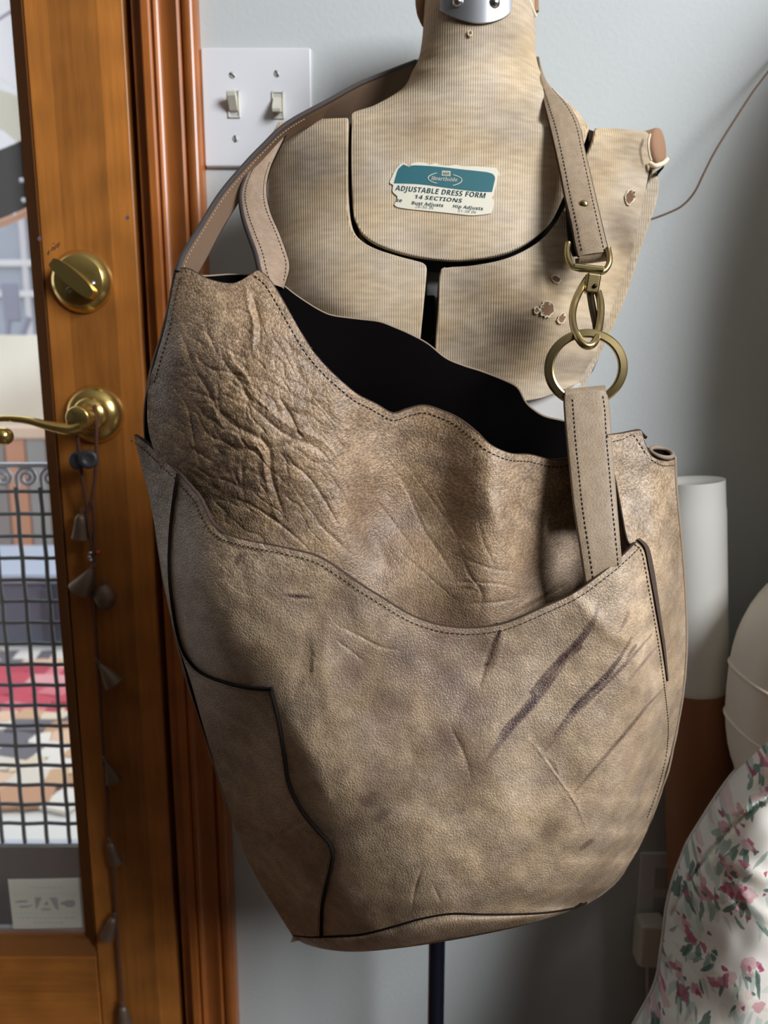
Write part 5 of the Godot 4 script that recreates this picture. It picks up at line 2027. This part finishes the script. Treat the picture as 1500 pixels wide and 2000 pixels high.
	var sheet := thing("canvas_sheet", "cream canvas sheet hanging over the porch bench", "canvas", Vector3(-2.3, 0.6, -4.0))
	var rows := []
	for j in 20:
		var row := PackedVector3Array()
		for i in 60:
			row.append(Vector3(-3.6 + i * 0.035, 1.12 - j * 0.026, -4.0 + 0.03 * sin(i * 0.6) + 0.02 * sin(i * 0.23 + j * 0.3)))
		rows.append(row)
	b = MB.new()
	var N := b.grid(rows, EYE)
	b.rim(rows, N, 0.002, 0.006, 1)
	obj("sheet", [b, mat(c8(236, 230, 214), 0.9)], sheet)
	var post := MB.new()
	post.box(Vector3(-1.63, 0.6, -3.9), Vector3(0.05, 1.3, 0.05), 0.006)
	tag(obj("porch_post", [post, mat(c8(226, 204, 172), 0.8)]), "slim pale wooden post at the right of the canvas sheet", "post")
	var fr := thing("window_frame", "grey blue window of the house across the porch", "window", Vector3(-2.9, 1.2, -5.97))
	b = MB.new()
	b.box(Vector3(-3.4, 1.62, -5.98), Vector3(2.8, 1.02, 0.04), 0.01)
	obj("glazing", [b, mat(c8(142, 150, 164), 0.25)], fr)
	for k in 6:
		b = MB.new()
		b.box(Vector3(-4.5 + k * 0.46, 1.62, -5.94), Vector3(0.05, 1.02, 0.04), 0.008)
		obj("mullion", [b, mat(c8(190, 188, 192), 0.6)], fr)
	for yy in [1.12, 1.5, 1.72, 2.12]:
		b = MB.new()
		b.box(Vector3(-3.4, yy, -5.94), Vector3(2.8, 0.05, 0.05), 0.008)
		obj("cross_bar", [b, mat(c8(204, 202, 206), 0.6)], fr)
	var tool := MB.new()
	tool.box(V(22, 590, 4.6), Vector3(0.10, 0.22, 0.03), 0.01)
	tool.tube(PackedVector3Array([V(18, 615, 4.6), V(8, 730, 4.6)]), 0.018, 8)
	tool.tube(PackedVector3Array([V(58, 620, 4.6), V(32, 682, 4.6)]), 0.018, 8)
	tag(obj("hanging_tool", [tool, mat(c8(128, 130, 150), 0.6)]), "blurred grey blue tool with slanted handles hanging above the canvas", "tool")
	var hull := thing("curved_awning", "dark brown curved awning edge with a copper rim outside the glass", "awning", V(20, 360, 2.2))
	var pts := PackedVector2Array()
	var upper := resample([Vector2(-160, 340), Vector2(-60, 312), Vector2(0, 292), Vector2(46, 272), Vector2(110, 236), Vector2(190, 180)], 20)
	var lower := resample([Vector2(190, 320), Vector2(110, 380), Vector2(52, 410), Vector2(0, 432), Vector2(-70, 450), Vector2(-160, 462)], 24)
	for q in upper:
		var p := V(q.x, q.y, 2.2)
		pts.append(Vector2(p.x, p.y))
	var rim := PackedVector3Array()
	for q in lower:
		var p := V(q.x, q.y, 2.2)
		pts.append(Vector2(p.x, p.y))
		rim.append(p + Vector3(0, -0.006, 0.0))
	b = MB.new()
	b.prism(pts, Vector3(0, 0, -2.24), Vector3.RIGHT, Vector3.UP, Vector3(0, 0, 0.04))
	obj("fascia", [b, mat(c8(20, 14, 13), 0.6, 0.0, 0.2)], hull)
	b = MB.new()
	b.tube(rim, 0.011, 8)
	obj("copper_rim", [b, mat(c8(214, 160, 128), 0.5)], hull)
	for q in [[42, 352], [46, 391], [30, 420]]:
		b = MB.new()
		b.lathe([0.0, 0.006, 0.005, 0.004, 0.007, 0.0], V(q[0], q[1], 2.195), Vector3(0, 0, 1), 12)
		obj("rivet", [b, M.alu], hull)
	for q in [["grey", [-160, 120, -40, 58, 20, 20, 80, 120, 120, 200, 60, 190, -20, 140, -160, 80], 3.4, c8(160, 150, 170)], ["cream", [-160, 190, -40, 160, 20, 182, 100, 214, 160, 260, 120, 320, 60, 300, 0, 250, -160, 250], 3.0, c8(206, 202, 184)]]:
		var cp := PackedVector2Array()
		var raw: Array = q[1]
		for p2 in pairs(raw):
			var p := V(p2.x, p2.y, q[2])
			cp.append(Vector2(p.x, p.y))
		b = MB.new()
		b.prism(cp, Vector3(0, 0, -q[2] - 0.02), Vector3.RIGHT, Vector3.UP, Vector3(0, 0, 0.02))
		tag(obj("shade_cloth", [b, mat(q[3], 0.9)]), "pale mauve grey shade cloth high outside the glass" if q[0] == "grey" else "cream shade cloth just above the curved awning outside", "shade cloth")
	# the card leaning in the corner of the glass
	var card := thing("window_card", "cream card with a reversed grey logo in the lower corner of the glass", "card", V(90, 1810, 0.891))
	var cz := func(x: float, y: float) -> float: return 0.8905
	var c1 := func(x: float, y: float) -> float: return 0.8900
	b = MB.new()
	b.grid(lift(coons([15, 1717, 90, 1716, 170, 1714], [26, 1814, 100, 1813, 180, 1811], [15, 1717, 20, 1760, 26, 1814], [170, 1714, 174, 1760, 180, 1811], 8, 8), cz), EYE)
	b.grid(lift(coons([15, 1717, 90, 1716, 170, 1714], [26, 1814, 100, 1813, 180, 1811], [15, 1717, 20, 1760, 26, 1814], [170, 1714, 174, 1760, 180, 1811], 8, 8), func(x, y): return 0.8912), EYE, true)
	obj("paper", [b, mat(c8(236, 234, 216), 0.8)], card)
	b = MB.new()
	flat_shape(b, pairs([68, 1753, 82, 1753, 72, 1775, 70, 1775]), c1)
	flat_shape(b, pairs([96, 1753, 112, 1753, 115, 1777, 110, 1777]), c1)
	flat_shape(b, pairs([90, 1760, 93, 1760, 95, 1768, 86, 1768]), c1)
	flat_shape(b, pairs([83, 1774, 98, 1774, 101, 1778, 79, 1778]), c1)
	flat_shape(b, pairs([36, 1759, 53, 1758, 55, 1760, 53, 1762, 36, 1763, 28, 1763, 28, 1762]), c1)
	flat_shape(b, pairs([38, 1769, 54, 1769, 63, 1767, 63, 1769, 54, 1773, 38, 1773]), c1)
	flat_shape(b, pairs([118, 1763, 126, 1760, 132, 1758, 143, 1758, 147, 1762, 146, 1769, 141, 1772, 130, 1772, 125, 1768, 118, 1767]), c1)
	obj("logo", [b, mat(c8(148, 148, 144), 0.8)], card, "reversed grey letters")
	b = MB.new()
	flat_shape(b, pairs([25, 1747, 152, 1745.5, 152, 1746.5, 25, 1748]), c1)
	flat_shape(b, pairs([29, 1783.5, 158, 1782, 158, 1783, 29, 1784.5]), c1)
	for line in [[34, 1791.5, 148, 2.6, 14], [66, 1800.5, 126, 2.6, 7], [52, 1733, 114, 1.4, 6]]:  # print too small to read
		var lx: float = line[0]
		var k := 0
		while lx < line[2]:
			var wd := 5.0 + float((k * 37) % 7)
			flat_shape(b, [Vector2(lx, line[1]), Vector2(lx + wd, line[1]), Vector2(lx + wd, line[1] + line[3]), Vector2(lx, line[1] + line[3])], c1)
			lx += wd + 2.5
			k += 1
	obj("small_print", [b, mat(c8(186, 186, 172), 0.8)], card, "faint rules and unreadable small print")


# ---------------------------------------------------------------- things on and by the wall
func blob(c: Vector3, r: Vector3, e: float, nu := 48, nv := 32) -> Array:  # a rounded cushion shape
	var rows := []
	for j in nv + 1:
		var v := -PI / 2 + PI * j / nv
		var row := PackedVector3Array()
		for i in nu + 1:
			var u := TAU * i / nu
			var p := func(x: float) -> float: return signf(x) * pow(absf(x), 2.0 / e)
			row.append(c + Vector3(p.call(cos(u)) * p.call(cos(v)) * r.x, p.call(sin(v)) * r.y, p.call(sin(u)) * p.call(cos(v)) * r.z))
		rows.append(row)
	return rows


func cushion(c: Vector3, r: Vector3, e: float) -> MB:
	var b := MB.new()
	b.grid(blob(c, r, e), c, true, true)
	return b


func build_furnishings() -> void:
	# roll of paper in a brown sleeve
	var foot := V(1372, 1900, 0.795)
	var head := V(1352, 938, 0.805)
	var dir := (head - foot).normalized()
	foot -= dir * (foot.y / dir.y)
	var up := (head - foot).length()
	var roll := thing("paper_roll", "tall white paper roll in a brown sleeve standing against the wall, right of the bag", "paper roll", foot)
	var b := MB.new()
	b.lathe([0.0, up - 0.0012, 0.031, up - 0.0012, 0.0314, up, 0.0325, up, 0.0325, up, 0.0328, up - 0.03, 0.0333, up - 0.031, 0.0335, 0.0, 0.0, 0.0], foot, dir, 48)
	obj("roll", [b, M.paper], roll, "white paper roll")
	b = MB.new()
	var s1 := V(1380, 1363, 0.77)
	var len_s := (s1 - foot).dot(dir)
	b.lathe([0.0335, len_s - 0.001, 0.0356, len_s, 0.0356, len_s, 0.0362, len_s - 0.01, 0.0368, 0.001], foot, dir, 48)
	obj("sleeve", [b, M.kraft], roll, "brown paper sleeve")
	# armchair in cream leather; its tall unseen back is added to shade the wall
	var c := V(1742, 1375, 0.70)
	var chair := thing("armchair", "cream leather armchair with piped seams at the right edge, behind the floral quilt", "armchair", Vector3(c.x + 0.12, 0.0, -0.66))
	obj("arm_cushion", [cushion(c, Vector3(0.150, 0.155, 0.10), 2.5), M.cream], chair)
	b = MB.new()
	for q in [[1376, 0.030], [1462, 0.022]]:
		var y := V(1500, q[0], 0.70).y
		var loop := PackedVector3Array()
		for k in 97:
			var a := TAU * k / 96
			var yy: float = y - q[1] * cos(a)
			var w := pow(maxf(0.0, 1 - pow(absf((yy - c.y) / 0.155), 2.5)), 1 / 2.5)
			var p := func(x: float) -> float: return signf(x) * pow(absf(x), 2.0 / 2.5)
			loop.append(Vector3(c.x + p.call(cos(a)) * 0.150 * w, yy, c.z + p.call(sin(a)) * 0.10 * w))
		b.tube(loop, 0.0018, 7, 1.0, Vector3.ZERO, false)
	obj("piping", [b, M.cream], chair, "cream piped seams")
	obj("unseen_backrest", [cushion(Vector3(0.75, 0.93, -0.69), Vector3(0.31, 0.52, 0.14), 3.4), M.cream], chair)
	obj("seat", [cushion(Vector3(c.x + 0.22, 0.40, -0.46), Vector3(0.28, 0.10, 0.28), 4.0), M.cream], chair)
	b = MB.new()
	b.box(Vector3(c.x + 0.22, 0.20, -0.48), Vector3(0.54, 0.26, 0.58), 0.03)
	obj("chair_base", [b, M.cream], chair)
	for q in [[-0.2, -0.2], [0.2, -0.2], [-0.2, 0.2], [0.2, 0.2]]:
		b = MB.new()
		b.lathe([0.014, 0.0, 0.022, 0.08], Vector3(c.x + 0.22 + q[0], 0, -0.48 + q[1]), Vector3.UP, 16)
		obj("leg", [b, M.wood], chair)
	# quilt thrown over the arm
	var edge := [1446, 1496, 1424, 1522, 1400, 1556, 1372, 1600, 1345, 1644, 1330, 1680, 1317, 1715, 1303, 1772, 1294, 1845, 1280, 1922, 1240, 1998, 1190, 2090]
	var rows2 := coons([1446, 1496, 1470, 1472, 1510, 1446, 1600, 1410, 1760, 1400], [1190, 2090, 1300, 2160, 1500, 2200, 1780, 2200], edge, [1760, 1400, 1790, 1800, 1780, 2200], 110, 110)
	var folds := [[[1520, 1548, 1470, 1580, 1430, 1618, 1388, 1664, 1340, 1735, 1312, 1790], 4.5, 0.005], [[1388, 1664, 1405, 1690, 1420, 1725, 1448, 1770], 6.0, 0.004], [[1395, 1668, 1440, 1690, 1500, 1720], 16.0, -0.003], [[1398, 1680, 1430, 1720, 1475, 1775, 1520, 1800], 14.0, -0.0022], [[1500, 1490, 1450, 1540, 1400, 1600], 30.0, -0.004], [[1330, 1800, 1345, 1880, 1330, 1960], 20.0, 0.003], [[1405, 1576, 1420, 1590, 1460, 1580], 8.0, -0.003]]
	var lines := []
	for f in folds:
		lines.append([resample(pairs(f[0]), 40), f[1], f[2]])
	var soft := noise(FastNoiseLite.TYPE_SIMPLEX, 0.008, 71, 2)
	var P := []
	var uvs := []
	for j in rows2.size():
		var row := PackedVector3Array()
		var uvr := PackedVector2Array()
		for i in rows2[0].size():
			var q: Vector2 = rows2[j][i]
			var u: float = i / 110.0
			var v: float = j / 110.0
			var d: float = 0.725 - 0.115 * pow(sin(minf(u * 2.2, 1.0) * PI / 2), 0.8) - 0.06 * v + 0.02 * (1 - v) * u
			for f in lines:
				var near := INF
				for p in f[0]:
					near = minf(near, q.distance_squared_to(p))
				d += f[2] * exp(-near / (f[1] * f[1]))
			d += soft.get_noise_2d(q.x * 0.7, q.y * 0.7) * 0.003
			var w := V(q.x, q.y, d)
			row.append(w)
			uvr.append(Vector2(w.x + 0.4 * w.z, -w.y + 0.3 * w.z) / 0.34)
		P.append(row)
		uvs.append(uvr)
	b = MB.new()
	var N := b.grid(P, EYE, false, false, Vector2.ONE, uvs)
	var e := MB.new()
	e.rim(P, N, 0.004, 0.012, 3)
	for i in e.v.size():
		e.uv[i] = Vector2(e.v[i].x + 0.4 * e.v[i].z, -e.v[i].y + 0.3 * e.v[i].z) / 0.34
	var back := []
	for j in range(0, P.size(), 5):
		var row := PackedVector3Array()
		for i in range(0, P[0].size(), 5):
			row.append(P[j][i] - N[j][i] * 0.012)
		back.append(row)
	var bb := MB.new()
	bb.grid(back, EYE, true, false, Vector2(2, 2))
	var quilt := thing("floral_quilt", "white quilt printed with pink flowers and green leaves, draped at the lower right", "quilt", V(1420, 1900, 0.62))
	obj("cloth", [b, M.floral, e, M.floral, bb, M.floral], quilt)
	var pipe := PackedVector3Array()
	for j in P.size():
		pipe.append(P[j][0] + N[j][0] * 0.0005)
	b = MB.new()
	b.tube(pipe, 0.0018, 7)
	obj("piping", [b, M.paper], quilt, "narrow white piped edge")


func screw_head(at: Vector3, turn: float, r: float) -> Array:
	var b := MB.new()
	b.lathe([0.0, 0.0014, r * 0.6, 0.0012, r, 0.0], at, Vector3(0, 0, 1), 20)
	var s := MB.new()
	s.box(at + Vector3(0, 0, 0.00125), Vector3(r * 1.7, r * 0.34, 0.0006), 0.0, Basis(Vector3.BACK, turn))
	return [b, M.plate_dim, s, M.dark]


func build_small() -> void:
	# switch plate
	var lo := V(400, 328, WALL - 0.003)
	var hi := V(609, 93, WALL - 0.003)
	var plate := thing("switch_plate", "white double light switch plate on the wall above the bag's handle", "light switch", Vector3((lo.x + hi.x) / 2, (lo.y + hi.y) / 2, -WALL))
	var zf := -WALL + 0.0062
	var b := MB.new()
	b.box(Vector3((lo.x + hi.x) / 2, (lo.y + hi.y) / 2, -WALL + 0.0031), Vector3(hi.x - lo.x, hi.y - lo.y, 0.0062), 0.0036)
	obj("plate", [b, M.plate], plate)
	for q in [[454, 147, 0.7], [541, 144, 1.1], [460, 271, 1.4], [549, 268, 0.3]]:
		var p := V(q[0], q[1], WALL - 0.0062)
		obj("screw", screw_head(p, -q[2], 0.0036), plate)
	for q in [[457, 204, 1.0], [543, 206, -1.0]]:
		var p := V(q[0], q[1], WALL - 0.0062)
		var sl := MB.new()
		for f in [[-0.0054, 0.0, 0.0014, 0.0262], [0.0054, 0.0, 0.0014, 0.0262], [0.0, 0.0124, 0.0122, 0.0014], [0.0, -0.0124, 0.0122, 0.0014]]:
			sl.box(p + Vector3(f[0], f[1], 0.0006), Vector3(f[2], f[3], 0.0024), 0.0004)
		var so := obj("switch_collar", [sl, M.ivory], plate)
		var well := MB.new()
		well.box(p + Vector3(0, 0, 0.0002), Vector3(0.0096, 0.0236, 0.0006))
		obj("switch_slot", [well, M.plate_dim], so)
		var tg := MB.new()
		var s: float = q[2]
		var shape := PackedVector2Array([Vector2(-0.001, -0.0075), Vector2(0.004, -0.0065), Vector2(0.0145, 0.0040), Vector2(0.0158, 0.0075), Vector2(0.0148, 0.0098), Vector2(0.0125, 0.0100), Vector2(0.0030, 0.0062), Vector2(-0.001, 0.0080)])
		if s < 0:
			for k in shape.size():
				shape[k].y = -shape[k].y
		tg.prism(shape, p + Vector3(-0.0040, 0, 0), Vector3(0, 0, 1), Vector3.UP, Vector3(0.0080, 0, 0))
		obj("toggle", [tg, M.ivory], so)
	# outlet and its adapter
	var a := V(1240, 1815, WALL - 0.003)
	var t := V(1243, 1664, WALL - 0.003)
	var wdt := 0.070
	var out := thing("outlet_plate", "white wall outlet plate low on the wall beside the brown sleeve", "outlet", Vector3(a.x + wdt / 2, (a.y + t.y) / 2, -WALL))
	b = MB.new()
	b.box(Vector3(a.x + wdt / 2, (a.y + t.y) / 2, -WALL + 0.003), Vector3(wdt, t.y - a.y, 0.006), 0.0022)
	obj("plate", [b, M.plate], out)
	b = MB.new()
	for s in [-1, 1]:
		b.box(Vector3(a.x + wdt / 2, (a.y + t.y) / 2 + s * 0.02, -WALL + 0.0066), Vector3(0.034, 0.028, 0.002), 0.0008)
	obj("socket", [b, M.plate_dim], out)
	b = MB.new()
	var ac := V(1270, 1836, WALL - 0.0235)
	b.box(ac, Vector3(0.036, 0.062, 0.030), 0.006)
	b.tube(PackedVector3Array([ac + Vector3(0, -0.03, -0.004), ac + Vector3(0.006, -0.10, -0.008), ac + Vector3(0.03, -0.2, -0.004), ac + Vector3(0.08, -0.30, 0.0)]), 0.0024, 8)
	tag(obj("plug_adapter", [b, M.ivory]), "boxy ivory plug adapter in the lower half of the wall outlet", "adapter")
	# wire
	b = MB.new()
	b.tube(path3([1215, 430, 1240, 434, 1262, 431, 1300, 418, 1332, 402, 1356, 376, 1374, 340, 1392, 304, 1412, 270, 1440, 226, 1470, 180, 1500, 140, 1560, 60, 1610, -10], [0.815, 0.81, 0.80, 0.80, 0.805, 0.82, 0.84, 0.8555], 90), 0.00105, 7)
	tag(obj("thin_wire", [b, M.wire]), "thin brown wire curving out from behind the dress form up the wall", "wire")
	build_bells()


func bell(st: Node3D, px: float, py: float, w: float, h: float, lean: float, kind: int, m: Material) -> void:
	var d := 0.846
	var k := d * 0.985 / FOC   # metres in a pixel there
	var at := V(px, py, d)
	var ax := Vector3(sin(lean), cos(lean), 0.1).normalized()
	var b := MB.new()
	var r := w * k * 0.5
	var hh := h * k
	if kind == 0:
		b.lathe([0.0, 0.0, r * 0.35, -hh * 0.03, r * 0.62, -hh * 0.18, r * 0.72, -hh * 0.5, r * 0.86, -hh * 0.8, r, -hh, r, -hh, r * 0.9, -hh, r * 0.6, -hh * 0.3, 0.0, -hh * 0.2], at, ax, 24)
	elif kind == 1:
		b.lathe([0.0, 0.0, r * 0.16, -hh * 0.06, r * 0.95, -hh * 0.95, r, -hh, r, -hh, r * 0.9, -hh, r * 0.1, -hh * 0.15, 0.0, -hh * 0.14], at, ax, 24)
	else:
		b.lathe([0.0, 0.0, r * 0.5, -hh * 0.07, r * 0.88, -hh * 0.28, r, -hh * 0.48, r * 1.02, -hh * 0.5, r, -hh * 0.53, r * 0.86, -hh * 0.76, r * 0.5, -hh * 0.95, 0.0, -hh], at, ax, 24)
	b.tube(PackedVector3Array([at - ax * 0.002, at + ax * 0.006]), 0.0022, 8)
	obj("bell", [b, m], st)


func build_bells() -> void:
	var st := thing("bell_strand", "string of small old brass bells and dark buttons hanging from the door lever", "bells", V(185, 860, 0.846))
	var old := mat(c8(134, 114, 96), 0.5, 0.5)
	var cord := mat(c8(112, 74, 56), 0.85)
	var b := MB.new()
	for q in [[[150, 840, 152, 862, 155, 890, 160, 930, 166, 965, 172, 1000], [0.826, 0.836, 0.843, 0.846]], [[185, 792, 188, 830, 188, 880, 186, 930, 180, 970, 172, 1000], [0.832, 0.838, 0.844, 0.846]], [[168, 975, 172, 1020, 178, 1060, 183, 1095], [0.846]], [[180, 975, 184, 1020, 184, 1060, 182, 1095], [0.846]], [[183, 1095, 184, 1140, 186, 1190, 188, 1240, 191, 1290, 196, 1360, 200, 1430, 204, 1490, 210, 1560, 214, 1640, 222, 1720, 228, 1790, 232, 1860, 238, 1930, 242, 2010], [0.852]]]:
		var p := path3(q[0], q[1], 60)
		b.tube(p, 0.0019, 7)
		var tw := PackedVector3Array()
		for i in p.size() * 2:
			var c := p[i / 2]
			tw.append(c + Vector3(cos(i * 1.5) * 0.0015, 0, sin(i * 1.5) * 0.0015))
		b.tube(tw, 0.0010, 5)
	obj("cord", [b, cord], st, "twisted brown cord")
	for q in [[153, 899, 15, 0.835, -0.3], [173, 897, 15, 0.832, 0.25]]:
		b = MB.new()
		var r: float = q[2] * 0.00056 * 1.25
		b.lathe([0.0, 0.0028, r * 0.35, 0.0024, r * 0.5, 0.004, r * 0.92, 0.0036, r, 0.001, r * 0.9, -0.003, 0.0, -0.0035], V(q[0], q[1], q[3]), Vector3(q[4], 0.1, 1), 24)
		obj("button", [b, mat(c8(70, 68, 72), 0.4)], st, "dark grey shank button")
	bell(st, 158, 1003, 36, 52, 0.12, 0, old)
	bell(st, 181, 1108, 52, 58, 0.55, 1, old)
	bell(st, 203, 1140, 44, 58, 0.0, 2, old)
	bell(st, 193, 1295, 44, 54, -0.55, 1, old)
	bell(st, 206, 1486, 34, 52, -0.25, 1, old)
	bell(st, 215, 1645, 30, 54, -0.18, 0, old)
	bell(st, 222, 1792, 34, 56, 0.35, 0, old)
	bell(st, 240, 1965, 34, 52, 0.0, 0, old)
	b = MB.new()
	for q in [[177, 1080, 5], [176, 1088, 5], [178, 1094, 4]]:
		b.lathe([0.0, 0.0024, 0.0018, 0.0016, 0.0026, 0.0, 0.0018, -0.0016, 0.0, -0.0024], V(q[0], q[1], 0.843), Vector3(0, 0, 1), 12)
	obj("bead", [b, M.steel], st, "small silver beads")
	b = MB.new()
	b.lathe([0.0, 0.003, 0.0024, 0.002, 0.0034, 0.0, 0.0024, -0.002, 0.0, -0.003], V(191, 1079, 0.845), Vector3(0, 0, 1), 14)
	obj("bead", [b, mat(c8(170, 74, 52), 0.4)], st, "small red bead")
